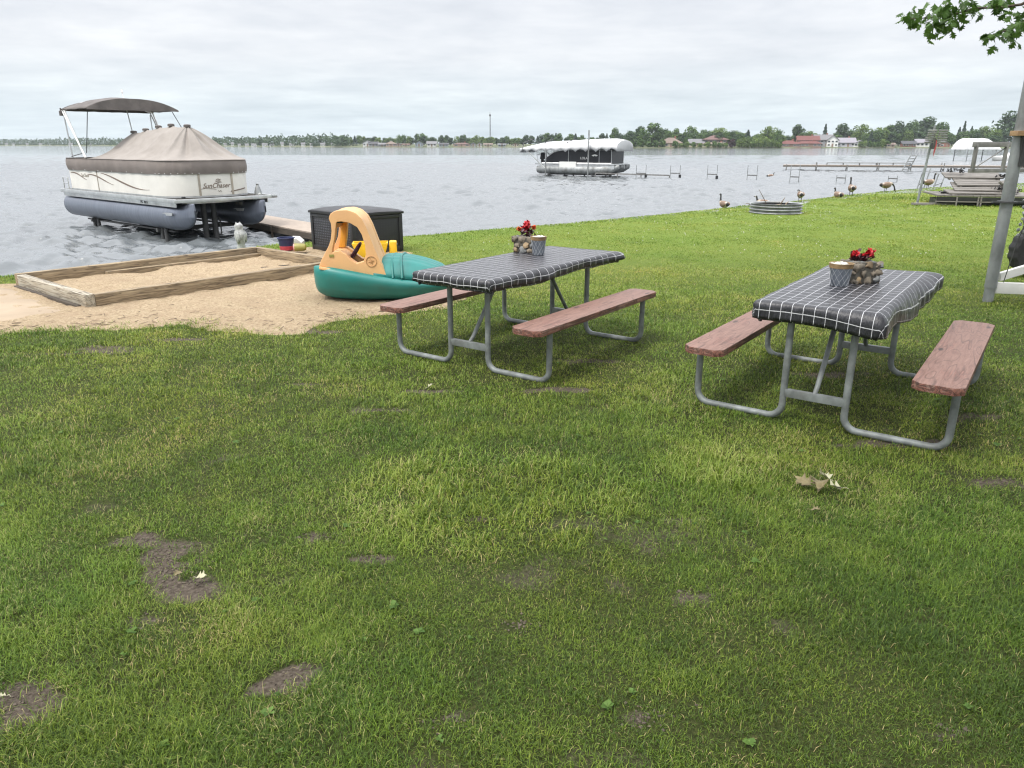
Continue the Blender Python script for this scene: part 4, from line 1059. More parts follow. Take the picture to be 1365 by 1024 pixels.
def beige_boat():
    t = thing('pontoon_boat', 'beige pontoon boat under a tan tent cover with a brown bimini', 'pontoon boat', BOAT, BOATR)
    for y in (-.93, .93): pontoon_tube(t, y, 'pontoon_metal', -7.15, .22)
    b = MB(); b.box((-3.55, 0, -.045), (7.0, 2.46, .06)); b.build('deck', 'dock_dark', t, .01)
    b = MB()
    for s in (-1, 1): b.box((-3.55, s * 1.255, -.035), (7.06, .05, .10)); b.box((-3.55, s * 1.215, -.13), (6.9, .03, .11))
    b.box((.0, 0, -.035), (.05, 2.62, .085)); b.box((-7.08, 0, -.035), (.05, 2.46, .09))
    for x in np.arange(-6.6, -.2, .6): b.box((x, 0, -.12), (.06, 2.2, .08))
    b.build('rub_rail', 'alu', t, .012)
    # fence outline (plan), rounded bow corners; starboard is -y
    def plan(inset=0.0):
        P = [(-6.55, -1.14)]; r = .75
        for k in range(0, 10): a = R(-90 + 10 * k); P.append((-1.12 + r * math.cos(a), -.39 + r * math.sin(a) - .0))
        for k in range(0, 10): a = R(0 + 10 * k); P.append((-1.12 + r * math.cos(a), .39 + r * math.sin(a)))
        P.append((-6.55, 1.14)); return P
    P = plan(); n = len(P)
    def wallstrip(z0, z1, off, th, P=P):
        mb = MB(); cx, cy = -3.5, 0
        O = []
        for i, (x, y) in enumerate(P):
            a = Vector(P[max(0, i - 1)]); c = Vector(P[min(len(P) - 1, i + 1)]); d = (c - a).normalized(); nn = Vector((d.y, -d.x))
            O.append((Vector((x, y)) + nn * off, Vector((x, y)) + nn * (off - th)))
        vs = [];
        for o_, i_ in O: vs += [(o_.x, o_.y, z0), (o_.x, o_.y, z1), (i_.x, i_.y, z1), (i_.x, i_.y, z0)]
        F = []
        for i in range(len(O) - 1):
            for k in range(4): F.append((i * 4 + k, i * 4 + (k + 1) % 4, (i + 1) * 4 + (k + 1) % 4, (i + 1) * 4 + k))
        F += [(0, 1, 2, 3), tuple(len(vs) - 4 + k for k in (3, 2, 1, 0))]
        return mb.add(vs, F)
    wallstrip(.03, .62, 0, .03).build('fence_panel', 'fence_panel', t, angle=45)
    wallstrip(.0, .045, .008, .05).build('fence_rail', 'alu', t, angle=45)
    b = MB(); b.box((-6.56, 0, .33), (.03, 2.26, .6)); b.build('stern_panel', 'fence_panel', t)
    for c_, d_ in (((-4.62, -1.145, .33), (.035, .012, .58)), ((-4.62, 1.145, .33), (.035, .012, .58)), ((-.365, -.44, .33), (.014, .05, .58)), ((-.365, .42, .33), (.014, .05, .58))):
        b = MB(); b.box(c_, d_); b.build('panel_trim', 'fence_trim', t)
    # painted swooshes on the starboard side
    for (x0, z0, x1, z1, bend, wd) in ((-6.45, .47, -5.35, .30, .05, .014), (-5.25, .45, -3.60, .22, .04, .015), (-4.35, .51, -1.55, .17, -.06, .018)):
        mb = MB(); rows = []
        for k in range(19):
            f = k / 18; x = x0 + (x1 - x0) * f; z = z0 + (z1 - z0) * (f * f * (3 - 2 * f)) + bend * math.sin(f * math.pi); w = wd * math.sin(math.pi * min(1, .05 + f)) + .003
            rows.append([Vector((x, -1.146, z - w)), Vector((x, -1.146, z + w)), Vector((x, -1.141, z + w)), Vector((x, -1.141, z - w))])
        mb.loft(rows); mb.build('swoosh_stripe', 'decal_brown', t)
    mb = MB(); rows = []                                 # short swoosh by the port bow corner
    for k in range(9):
        f = k / 8; a = R(-2 + 40 * f); rows.append([Vector((-1.12 + .757 * math.cos(a), .39 + .757 * math.sin(a), .12 + .06 * f + dz)) for dz in (-.012, .012)])
    mb.loft(rows, cap=False, close=False); mb.build('swoosh_stripe', 'decal_brown', t)
    text_obj('bow_lettering', 'SunChaser', .165, 'decal_brown', t, (-.362, -.01, .27), (R(90), 0, R(90)), .35)
    mb = MB()                                           # curling sun emblem over the name
    for (y0, z0, y1, z1, y2, z2) in ((-.05, .40, .05, .45, .16, .43), (.02, .38, .09, .42, .19, .40), (-.02, .44, .03, .48, .09, .49), (.07, .46, .13, .48, .16, .47)):
        pts = []
        for k in range(9):
            f = k / 8; pts.append((-.362, .0 + .8 * ((1 - f) ** 2 * y0 + 2 * f * (1 - f) * y1 + f * f * y2), -.03 + .95 * ((1 - f) ** 2 * z0 + 2 * f * (1 - f) * z1 + f * f * z2)))
        mb.tube(pts, [.002 + .006 * math.sin(math.pi * k / 8) for k in range(9)], 5)
    mb.tube([(-.362, -.42 + .1 * k, .20 + .02 * math.sin(k)) for k in range(5)], .004, 5); mb.tube([(-.362, .03 + .03 * k, .155 - .03 * (k % 2)) for k in range(4)], .005, 5)
    mb.build('bow_emblem', 'decal_brown', t)
    text_obj('side_lettering', 'SunChaser', .13, 'fence_trim', t, (-5.45, -1.143, .42), (R(90), 0, 0), .35)
    text_obj('registration', 'MC 3873', .105, 'black_plastic', t, (-1.75, -1.233, -.125), (R(90), 0, 0), 0)
    text_obj('port_registration', 'MC 3873', .09, 'fence_trim', t, (-.5, .62, -.2), (R(90), 0, 0), 0)
    # mooring cover: ridge of five pole caps, tent sides, dark skirt
    CP = [(-6.55, -1.16), (-5.5, -1.16), (-4.4, -1.16), (-3.3, -1.16), (-2.2, -1.16)]
    for k in range(0, 7): a = R(-90 + 15 * k); CP.append((-1.12 + .77 * math.cos(a), -.39 + .77 * math.sin(a)))
    for k in range(0, 7): a = R(15 * k); CP.append((-1.12 + .77 * math.cos(a), .39 + .77 * math.sin(a)))
    CP += [(-2.2, 1.16), (-3.3, 1.16), (-4.4, 1.16), (-5.5, 1.16), (-6.55, 1.16)]
    ridge = [(-6.3, .90), (-4.6, 1.57), (-3.84, 1.625), (-3.07, 1.69), (-2.35, 1.72), (-1.5, 1.69)]
    def ridge_at(x):
        if x >= -1.5: return Vector((-1.5, 0, 1.69))
        for (xa, za), (xb, zb) in zip(ridge, ridge[1:]):
            if xa <= x <= xb:
                f = (x - xa) / (xb - xa); sagz = -.05 * math.sin(math.pi * f); return Vector((x, 0, za + (zb - za) * f + sagz))
        return Vector((-6.3, 0, .90))
    dense = []
    for (a, c) in zip(CP, CP[1:]):
        for k in range(5): dense.append((a[0] + (c[0] - a[0]) * k / 5, a[1] + (c[1] - a[1]) * k / 5))
    dense.append(CP[-1])
    rows = []; m = 14
    for k in range(m + 1):
        f = k / m; row = []
        for i, (x, y) in enumerate(dense):
            e = Vector((x * 1.0 + (.03 if x > -1.2 else 0), y * 1.025, .875)); top = ridge_at(x if x < -1.5 else -1.5); 
            if x > -2.2 and abs(y) < 1.1: top = Vector((-1.5, 0, 1.69))
            p = e.lerp(top, f)
            ang = math.atan2(y, x + 1.5)
            fold = 0
            if x > -2.3: fold = .075 * math.cos(ang * 6.0 + .5) ** 5 * math.sin(math.pi * f) ** .8
            p.z -= (.10 * math.sin(math.pi * f) + .04 * math.sin(2 * math.pi * f)) * (.7 if x < -2.3 else 1)
            out = Vector((math.cos(ang), math.sin(ang), .8)).normalized() if x > -2.3 else Vector((0, math.copysign(.6, y), .8))
            p += out * (fold + .025 * mnoise.noise(Vector((x * 1.3, y * 1.6, f * 2))) * math.sin(math.pi * f) + .018 * mnoise.noise(Vector((x * 3.7, y * 1.2, f * 1.3))) * math.sin(math.pi * f))
            row.append(p)
        rows.append(row)
    b = MB(); b.loft(rows, cap=False, close=False); cv_ = b.build('mooring_cover', 'canvas_tan', t, angle=60)
    b = MB(); rows = []
    for k in range(7):
        f = k / 6; row = []
        for i, (x, y) in enumerate(dense):
            ang = math.atan2(y, x + 2.5); nn = Vector((math.cos(ang), math.sin(ang), 0)) if x > -1.9 else Vector((0, math.copysign(1, y), 0))
            wv = mnoise.noise(Vector((x * 4.5, y * 4.5, f))) * .018 + .012 * mnoise.noise(Vector((x * 11, y * 11, 0)))
            bulge = .03 * math.sin(math.pi * f)
            row.append(Vector((x, y, .885 - .33 * f + .008 * mnoise.noise(Vector((x * 5, y * 5, 3))) * f)) + nn * (wv * f * 1.2 + bulge + .006))
        rows.append(row)
    b.loft(rows, cap=False, close=False); b.build('cover_skirt', 'canvas_skirt', cv_, angle=60)
    b = MB(); rows = [[Vector((-6.56, y, .885 - .33 * f)) for y in (-1.16, -.6, 0, .6, 1.16)] for f in (0, .5, 1)]; b.loft(rows, cap=False, close=False)
    b.add([(-6.55, -1.16, .885), (-6.3, 0, .9), (-6.55, 1.16, .885)], [(0, 1, 2)]); b.build('cover_stern', 'canvas_skirt', cv_)
    for (x, z) in ridge[1:]: b = MB(); b.lathe([(.085, -.03), (.085, .02), (.06, .035), (.001, .04)], (x, 0, z), 12); b.build('pole_cap', 'canvas_dark', cv_)
    for i in range(2, len(dense), 4):
        x, y = dense[i]; ang = math.atan2(y, x + 2.5); nn = Vector((math.cos(ang), math.sin(ang), 0)) if x > -1.9 else Vector((0, math.copysign(1, y), 0))
        c = Vector((x, y, .575)) + nn * .022; b = MB(); b.blob(c, .011, 0, 1); b.build('snap_button', 'white_metal', cv_)
    # bimini
    b = MB(); rows = []
    for i in range(13):
        f = i / 12; x = -6.12 + 1.75 * f; row = []
        for j in range(21):
            q = j / 20 * 2 - 1; z = 2.16 + .29 * (1 - abs(q) ** 2.4) - .05 * math.sin(math.pi * f * 2) * 0 - .03 * math.cos(f * math.pi * 2) * (1 - q * q) + .02 * mnoise.noise(Vector((x * 3, q * 4, 1)))
            row.append(Vector((x, q * 1.24, z)))
        rows.append(row)
    b.loft(rows, cap=False, close=False); bi = b.build('bimini_top', 'canvas_dark', t, angle=60)
    sm_ = bi.modifiers.new('t', 'SOLIDIFY'); sm_.thickness = .02
    b = MB()                                            # front and rear valance
    for x in (-6.13, -4.36):
        rows = []
        for j in range(21):
            q = j / 20 * 2 - 1; z = 2.16 + .29 * (1 - abs(q) ** 2.4) - .03 * (1 - q * q)
            rows.append([Vector((x, q * 1.24, z + .01)), Vector((x + .015, q * 1.24, (z + 2.12) / 2 + .01 * mnoise.noise(Vector((q * 6, x, 0))))), Vector((x + .02, q * 1.235, min(z - .01, 2.125 + .015 * mnoise.noise(Vector((q * 5, x, 2))))))])
        b.loft(rows, cap=False, close=False)
    b.build('bimini_valance', 'canvas_dark', bi)
    def hoop(x, foot, mat):
        mb = MB(); pts = [(foot, -1.19, .90)]
        for j in range(15):
            q = j / 14 * 2 - 1; pts.append((x, q * 1.22, 2.13 + .29 * (1 - abs(q) ** 2.4)))
        pts.append((foot, 1.19, .90)); mb.tube(pts, .024, 8); return mb.build('bimini_bow', mat, t)
    hoop(-6.08, -5.05, 'white_metal'); hoop(-5.93, -5.10, 'white_metal')
    for s in (-1, 1): b = MB(); b.tube([(-6.08, s * 1.2, 2.08), (-6.0, s * 1.18, .9)], .019, 8); b.build('rear_brace', 'alu', t)
    for pth in ([(-4.45, -1.18, 2.12), (-5.0, -1.17, 1.02)], [(-4.45, 1.1, 2.12), (-3.4, 1.1, 1.1)], [(-6.05, -1.19, .92), (-5.2, -1.17, 1.02)]): b = MB(); b.tube(pth, .011, 6); b.build('bimini_strap', 'black_plastic', t)
    b = MB(); b.lathe([(.05, 0), (.05, .12), (.02, .14), (.02, .2)], (-6.1, -1.25, 2.0), 10); b.build('roll_boot', 'canvas_dark', t)
    b = MB(); b.tube([(-5.1, .25, 1.0), (-5.55, .25, 2.66)], .014, 8); b.tube([(-5.54, .25, 2.64), (-5.56, .25, 2.72)], .03, 8); b.build('light_pole', 'white_metal', t)
    b = MB()
    for x in (-6.95, -6.6): b.tube([(x, -1.2, -.01), (x, -1.2, .33)], .016, 6)
    b.tube([(-6.98, -1.2, .33), (-6.55, -1.2, .33)], .016, 6); b.tube([(-6.95, -1.2, .18), (-6.6, -1.2, .18)], .014, 6)
    b.build('boarding_rail', 'alu', t)
    b = MB(); b.box((-7.1, -.85, -.28), (.06, .3, .45)); b.tube([(-7.14, -1.0, -.1), (-7.14, -1.0, -.52)], .016, 6); b.tube([(-7.14, -.7, -.1), (-7.14, -.7, -.52)], .016, 6); b.build('boarding_ladder', 'alu', t)
    for y in (-1.0, 1.0):
        b = MB(); b.box((-.12, y, .03), (.10, .06, .03)); b.tube([(-.2, y, .05), (-.04, y, .05)], .011, 6); b.build('cleat', 'black_plastic' if y < 0 else 'white_metal', t)
    b = MB(); b.lathe([(.10, 0), (.085, .10), (.05, .20), (.03, .24), (.04, .27), (.001, .28)], (-.2, 1.02, .01), 10); b.build('bow_light', 'galv', t)
    b = MB(); b.tube([(.0, 1.28, -.03), (.0, 1.42, -.03)], .045, 10); b.build('dock_bumper', 'galv', t)
beige_boat()
def boat_lift_under():
    t = thing('boat_lift', 'dark steel boat lift holding up the beige pontoon boat', 'boat lift', BOAT, BOATR)
    b = MB()
    for x in (-5.5, -1.45): b.beam((x, -1.15, -.80), (x, 1.15, -.80), .08, .10)
    b.build('cross_beam', 'steel_dark', t)
    b = MB()
    for y in (-.93, .93): b.beam((-6.2, y, -.815), (-.9, y, -.815), .10, .04)
    b.build('bunk', 'steel_dark', t)
    for (x, y, z1) in ((-5.72, -.98, -.75), (-5.45, -.98, -.75), (-1.42, -1.02, -.75), (-1.22, -1.02, -.75), (-.86, -.16, -.1), (-.78, .06, -.1), (-1.4, 1.0, -.75), (-1.2, 1.0, -.75), (-5.6, .98, -.75)):
        b = MB(); b.tube([(x, y, z1), (x, y, -1.9)], .05 if z1 < -.5 else .07, 10); b.build('leg', 'steel_dark', t)
    b = MB(); b.tube([(-.80, .16, -.5), (-.80, .22, -.62), (-.80, .22, -.95), (-.80, .15, -.98)], .018, 6); b.build('handle', 'steel_dark', t)
boat_lift_under()
def home_dock():
    t = thing('wooden_dock', 'brown plank dock running out past the beige pontoon boat', 'dock', (gp(407, 308, -.38).x, gp(407, 308, -.38).y, -.40), R(131))
    b = MB()
    for k in range(60): b.box((-4.2 + k * .15 + .07, -.55, 0), (.138, 1.1, .035))
    b.build('deck_planks', 'dock_wood', t, .004)
    b = MB()
    for y in (.0, -1.1): b.box((.3, y, -.09), (9.0, .05, .14))
    b.build('stringer', 'dock_dark', t)
    for x in (-2.6, 1.9, 4.4):
        for y in (.02, -1.12):
            b = MB(); b.tube([(x, y, -.02), (x, y, -1.4)], .035, 8); b.build('post', 'dock_dark', t)
home_dock()

# ================================================================== lift frame, dock stack and slatted pole on the right
def lift_frame():
    t = thing('boat_lift', 'grey steel boat lift parked on the lawn with timber bunk across its post', 'boat lift', (5.22, 8.12, 0), 0)
    b = MB(); b.tube([(0, 0, -.02), (0, 0, .17)], .052, 18); b.tube([(0, 0, .16), (0, 0, 2.35)], .060, 18); b.build('post', 'galv', t, angle=50)
    b = MB(); b.tube([(.06, 0, 1.9), (.06, .06, 3.2)], .07, 14); b.build('upper_post', 'white_metal', t)
    b = MB(); b.tube([(3.6, 4.2, -.02), (3.6, 4.2, 2.6)], .06, 14); b.build('post', 'galv', t)
    b = MB(); b.beam((-.10, -.05, 1.755), (2.2, -.1, 1.765), .14, .05); b.build('bunk_board', 'bunk_wood', t, .005)
    b = MB(); b.prism([(-.02, 1.46), (.04, 1.42), (.05, 1.73), (-.06, 1.73)], .02, off=(.03, -.07, 0)); b.beam((.03, -.06, 1.43), (.03, -.06, 1.72), .05, .06); b.build('bracket', 'steel_dark', t)
    b = MB(); b.lathe([(.062, 0), (.095, 0), (.095, .018), (.062, .018)], (0, 0, 1.06), 14); b.beam((-.17, -.02, 1.07), (.6, .0, 1.06), .03, .02); b.build('collar', 'steel_dark', t)
    b = MB(); b.beam((.05, 0, .16), (2.4, -.35, .12), .06, .12); b.build('base_channel', 'dull_white', t, .006)
    b = MB(); b.beam((.10, .04, .27), (2.0, .25, .80), .05, .09); b.build('diagonal_strut', 'dull_white', t, .006)
    b = MB(); b.tube([(.12, -.02, .22), (.15, -.05, .6), (.28, -.08, 1.3), (.42, -.1, 2.2)], .005, 6)
    b.build('cable', 'steel_dark', t)
    b = MB()                                           # winch chain hanging by the post
    for k in range(30): b.blob((.20 + .03 * math.sin(k * 2.1), -.03 + .02 * math.cos(k * 1.7), 1.30 - k * .020), (.02, .016, .022), .4, 1, seed=k)
    b.build('chain', 'galv', t)
    w = MB(); n = 64; ring = []
    prof = [(.18, -.07), (.24, -.09), (.285, -.085), (.315, -.06), (.322, 0), (.315, .06), (.285, .085), (.24, .09), (.18, .07)]
    rings = []
    for k in range(n):
        a = 2 * math.pi * k / n; tread = .014 if (k // 2) % 2 else 0
        rings.append([Vector(((r + (tread if r > .28 else 0)) * math.cos(a), y, (r + (tread if r > .28 else 0)) * math.sin(a))) for r, y in prof])
    rings.append(rings[0]); w.loft(rings, cap=False)
    o = w.build('tyre', 'rubber', t, angle=30); o.location = (1.56, 1.65, .335)
    b = MB(); b.lathe([(.001, -.05), (.08, -.05), (.10, -.03), (.185, -.03), (.19, .0), (.185, .03), (.001, .03)], n=24); r = b.build('rim', 'dull_white', o); r.rotation_euler = (R(90), 0, 0)
    # far side truss rail of the same frame
    F0 = Vector((1.83, 3.9, 1.26)); L = 1.75; H = .385; tr = MB()
    tr.beam(F0 + Vector((0, 0, 0)), F0 + Vector((L, .3, 0)), .06, .06); tr.beam(F0 + Vector((0, 0, H)), F0 + Vector((L, .3, H)), .06, .075)
    for x, w_ in ((.05, .075), (.57, .07), (.70, .04), (1.05, .08), (1.16, .04)): tr.beam(F0 + Vector((x, x * .17, 0)), F0 + Vector((x, x * .17, H)), .03, w_, up=(0, 1, 0))
    tr.tube([F0 + Vector((.10, .02, .05)), F0 + Vector((.57, .1, H - .04))], .009, 6); tr.tube([F0 + Vector((.70, .12, H - .03)), F0 + Vector((1.35, .23, .04))], .009, 6)
    pts = [F0 + Vector((1.42 + .17 * math.cos(a), .24, .18 + .16 * math.sin(a))) for a in [k * math.pi / 8 for k in range(9)]]
    tr.tube(pts, .014, 6)
    tr.build('side_truss', 'grey_metal', t, .004)
M('grey_metal', (.235, .23, .22), .6, .25, .2, 6, bump=.1, dirt=.3)
lift_frame()
def dock_stack():
    c = Vector((11.9, 21.6, 0))
    t = thing('dock_section', 'low weathered dock section resting on the lawn with dark underside', 'dock section', c, R(-16))
    b = MB()
    for k in range(24): b.box((.09 + k * .18, .9, .285), (.168, 1.8, .045))
    b.build('deck_boards', 'grey_wood', t, .005)
    b = MB(); b.box((2.15, .02, .20), (4.3, .05, .10)); b.build('front_stringer', 'black_plastic', t)
    b = MB(); b.box((2.15, .0, .125), (4.36, .05, .03)); b.box((2.15, .06, .262), (4.3, .02, .012)); b.build('front_rail', 'grey_wood', t)
    b = MB(); b.box((2.15, .6, .10), (4.2, .9, .16)); b.build('float', 'black_plastic', t)
    for x in (.50, 1.03, 1.10, 1.62, 2.6, 3.3): b = MB(); b.box((x, -.03, .12), (.035, .035, .27)); b.build('upright', 'grey_wood', t)
    # boards and panels heaped on it: each its own thing
    def board(lab, x, y, z, L, w, h, rz=0, rx=0, n=6, ry=0):
        mb = MB()
        for k in range(n): mb.box((0, (k - (n - 1) / 2) * w / n, 0), (L, w / n * .86, h))
        for s in (-.42, .42): mb.box((s * L, 0, -h / 2 - .02), (.06, w, .04))
        o = mb.build('wooden_pallet', 'grey_wood', None, .004); o.location = c + rotm(0, 0, R(-16)) @ Vector((x, y, z)); o.rotation_euler = (rx, ry, rz + R(-16)); return tag(o, lab, 'dock panel', 'dock panels stacked on the platform')
    board('lowest grey dock panel of the heap on the platform', .98, .45, .37, 1.35, .7, .035, R(2), R(5), 5)
    board('second grey dock panel up, tilted towards the camera', 1.15, .75, .50, 1.25, .8, .035, R(-2), R(14), 5)
    board('third grey dock panel up, leaning back on the heap', 1.2, 1.05, .64, 1.2, .8, .035, R(3), R(16), 5)
    board('topmost whitish dock panel of the heap', 1.15, 1.45, .78, 1.5, .6, .035, R(0), R(12), 4)
    board('narrow dock panel standing on edge at the right of the heap', 1.95, .7, .52, 1.0, .5, .035, R(65), R(38), 4)
    def tangle(lab, x, y, z, r, n, sd):
        mb = MB(); q = random.Random(sd)
        for k in range(n):
            p = Vector((x + q.gauss(0, r), y + q.gauss(0, .05), z + abs(q.gauss(0, r * .35)))); q2 = rotm(q.uniform(0, 3), q.uniform(0, 3), q.uniform(0, 3)); s = q.uniform(.02, .04)
            mb.tube([p + q2 @ Vector((s * math.cos(a), s * math.sin(a), 0)) for a in [j * .785 for j in range(9)]], .011, 5, cap=False)
        o = mb.build('rope_tangle', 'black_plastic', None); o.location = c; o.rotation_euler = (0, 0, R(-16)); return tag(o, lab, 'rope tangle', 'dark tangles on the dock heap')
    tangle('dark tangle on the top left of the dock heap', .72, 1.4, .88, .15, 26, 1)
    tangle('dark tangle sliding down the right side of the dock heap', 1.75, .45, .42, .16, 40, 2)
    tangle('dark tangle at the top right of the dock heap beside the post', 1.95, 1.1, .76, .12, 26, 3)
    tangle('small dark tangle at the left foot of the dock heap', .28, .5, .33, .07, 10, 4)
dock_stack()
def slat_pole():
    p = gp(1222, 273); t = thing('slatted_pole', 'thin leaning pole carrying a rack of grey slats above the shore', 'pole', (p.x, p.y, 0), 0)
    lean = Vector((.10, .05, 1)).normalized(); top = lean * 2.16
    b = MB(); b.tube([Vector((0, 0, -.05)), top], [.035, .028], 10); b.build('pole', 'galv_paint', t)
    b = MB(); b.tube([Vector((.06, .05, .5)), Vector((.19, .06, 1.66))], .008, 6); b.tube([Vector((.02, 0, .3)), Vector((.09, 0, .45)), Vector((.07, 0, .5))], .008, 6); b.build('stay_wire', 'galv', t)
    for s in (-1, 1):
        b = MB(); xo = 1 if s > 0 else -1
        for k in range(6):
            z = 1.70 + k * .062; wd = .24 if k > 2 else .27
            b.box((.22 + s * (.03 + wd / 2), -.04 - .012 * k, z), (wd, .06, .028), rotm(R(14), 0, 0))
        b.box((.22 + s * .06, -.06, 1.86), (.02, .02, .36)); b.build('slat_rack', 'grey_metal', t)
    b = MB(); b.lathe([(.045, 0), (.05, .02), (.05, .26), (.03, .30)], (.185, -.03, 1.52), 10); b.build('socket', 'steel_dark', t)
    b = MB(); rows = []
    for k in range(9):
        f = k / 8; rows.append([Vector((.235 + .02 * math.sin(f * 5), -.07, 1.76 - f * .50)), Vector((.205 + .015 * math.sin(f * 7), -.075, 1.76 - f * .46))])
    b.loft(rows, cap=False, close=False); o = b.build('red_ribbon', 'red_cloth', None); o.location = (p.x, p.y, 0); tag(o, 'red ribbon hanging from the top of the slatted pole', 'ribbon')
    b = MB(); b.box((0, 0, .03), (1.15, .22, .06)); o = b.build('plank', 'grey_wood', None, .008); q = gp(1244, 274); o.location = (q.x, q.y, .01); o.rotation_euler = (0, 0, R(-3)); tag(o, 'grey plank lying in the grass at the foot of the slatted pole', 'plank')
slat_pole()
# ================================================================== far shore
FS = [(-900, 1500), (-300, 1350), (0, 1230), (140, 1000), (280, 800), (450, 640), (560, 606), (690, 600), (780, 540), (850, 480), (1000, 474), (1100, 505), (1250, 500), (1365, 480), (1600, 420), (2300, 400)]
def fy(px): return float(np.interp(px, [a for a, _ in FS], [b for _, b in FS]))
def fp(px, back=0.0): Y = fy(px) + back; return bear(px, Y), Y
def zat(py, Y): return EYE - Y * (py - 192.3) / 1049.8
pxs = np.arange(-900, 2301, 12.0)
rows = [[], [], [], []]
for px in pxs:
    for k, (bk, z) in enumerate(((-1, -1.2), (5, -.15), (60, .8), (420, 2.0))):
        x, y = fp(px, bk); rows[k].append((x, y, z + (.25 * mnoise.noise(Vector((px * .06, k, 0))) if k else 0)))
A = np.array(rows)
M('far_bank', (.085, .11, .04), .95, 0, .3, .05, bump=0, c2=(.12, .12, .07))
o = link('far_bank', gridmesh('far_bank', A[:, :, 0], A[:, :, 1], A[:, :, 2], 'far_bank')); tag(o, None, None, None, 'structure'); o.name = 'land'

def crown_mesh(b, q, H, W, z0, lobes, nf, size, conifer=False):
    """leaf clumps (small bent quads) scattered over several lobes"""
    L = []
    if conifer:
        for k in range(nf):
            f = q.random() ** .8; z = z0 + (H - z0) * f; r = W / 2 * (1 - f) ** .85 * (.55 + .45 * q.random()) * (1 + .25 * math.sin(f * 40)); a = q.random() * 6.283
            L.append((Vector((r * math.cos(a), r * math.sin(a), z - .15 * r)), Vector((math.cos(a), math.sin(a), .35))))
    else:
        cs = []
        for k in range(lobes):
            f = k / max(1, lobes - 1); a = k * 2.4 + q.random(); rr = W * .30 * math.sin(math.pi * (.18 + .72 * f)) * q.uniform(.6, 1.15)
            cs.append((Vector((rr * math.cos(a), rr * math.sin(a), z0 + (H - z0) * (.18 + .66 * f))), W * q.uniform(.17, .27)))
        for k in range(nf):
            c, r = cs[q.randrange(len(cs))]
            d = Vector((q.gauss(0, 1), q.gauss(0, 1), q.gauss(0, .85))).normalized()
            p = c + d * r * (q.random() ** .28) * Vector((1, 1, .9)).length / 1.68 * 1.0
            p.z = min(p.z, H); L.append((p, d))
    for p, d in L:
        n = (d + Vector((q.gauss(0, .5), q.gauss(0, .5), q.gauss(0, .5) + .3))).normalized()
        u = n.orthogonal().normalized(); u.rotate(Matrix.Rotation(q.random() * 6.28, 3, n)); v = n.cross(u); s = size * q.uniform(.6, 1.3)
        b.add([p - u * s - v * s * .5, p + u * s * .3 - v * s * .7, p + u * s + n * s * .2, p + u * s * .1 + v * s * .8, p - u * s * .7 + v * s * .5], [(0, 1, 2, 3, 4)])
def tint_faces(o, n, q):
    me = o.data; at = me.attributes.new('tint', 'FLOAT', 'POINT')
    v = np.repeat(np.array([q.random() for _ in range(len(me.vertices) // n)]), n); at.data.foreach_set('value', np.resize(v, len(me.vertices)).astype(np.float32))
def tree_proto(kind, seed, H=16, W=12, mat='leaf_mid', nf=900, lobes=9, size=.62, conifer=False, z0=None):
    q = random.Random(seed); t = thing(kind, 'x', 'tree'); z0 = H * .16 if z0 is None else z0
    b = MB(); b.tube([(0, 0, -.5), (.1, 0, H * .25), (0, .1, H * .6), (0, 0, H * .85)], [H * .022, H * .017, H * .010, H * .003], 7)
    if not conifer:
        for k in range(5):
            a = k * 1.3 + seed; zz = H * (.25 + .09 * k); b.tube([(0, 0, zz), (W * .18 * math.cos(a), W * .18 * math.sin(a), zz + H * .12), (W * .33 * math.cos(a), W * .33 * math.sin(a), zz + H * .18)], [H * .009, H * .006, H * .002], 5)
    b.build('trunk', 'bark', t)
    b = MB(); crown_mesh(b, q, H, W, z0, lobes, nf, size, conifer); o = b.build('crown', mat, t, smooth=False, fixn=False); tint_faces(o, 5, q)
    return t
PROTO = {}
for i in range(3):
    PROTO['m%d' % i] = tree_proto('broadleaf_tree', 10 + i, 16, 11 + 1.5 * i, 'leaf_mid', 1100, 8 + 2 * i, .60)
    PROTO['l%d' % i] = tree_proto('broadleaf_tree', 20 + i, 16, 11 + 2 * i, 'leaf_light', 950, 9 + i, .62)
    PROTO['d%d' % i] = tree_proto('broadleaf_tree', 30 + i, 16, 10 + 2 * i, 'leaf_dark', 1100, 8 + 2 * i, .60)
PROTO['c0'] = tree_proto('pine_tree', 41, 16, 7, 'leaf_conifer', 700, 1, .5, True, 1.5); PROTO['c1'] = tree_proto('pine_tree', 42, 16, 8.5, 'leaf_conifer', 650, 1, .6, True, 3)
PROTO['s0'] = tree_proto('bush', 51, 4, 6, 'leaf_light', 330, 6, .42, z0=.1); PROTO['s1'] = tree_proto('bush', 52, 4, 5, 'leaf_mid', 330, 5, .42, z0=.1); PROTO['s2'] = tree_proto('bush', 53, 4, 5, 'leaf_plum', 330, 5, .42, z0=.1)
for k in ('s0', 's1', 's2'): PROTO[k]['category'] = 'bush'
USED = set()
def put_tree(kind, px, top, width_px, back, label, group=None):
    x, Y = fp(px, back); h = (zat(top, Y) + .1); src = PROTO[kind]; H0 = 4 if kind[0] == 's' else 16
    ow = {'m0': 11, 'm1': 12.5, 'm2': 14, 'l0': 11, 'l1': 13, 'l2': 15, 'd0': 10, 'd1': 12, 'd2': 14, 'c0': 7, 'c1': 8.5, 's0': 6, 's1': 5, 's2': 5}[kind]
    sx = width_px * Y / 1049.8 / ow; sz = h / H0
    if kind not in USED:
        USED.add(kind); t = src; t.location = (x, Y, -.1); t.rotation_euler = (0, 0, rng.random() * 6.28); t.scale = (sx, sx, sz); t['label'] = label
        if group: t['group'] = group
        return t
    t = dup(src, (x, Y, -.1), rng.random() * 6.28, label, None, (sx, sx, sz))
    if group: t['group'] = group
    elif 'group' in t: del t['group']
    return t
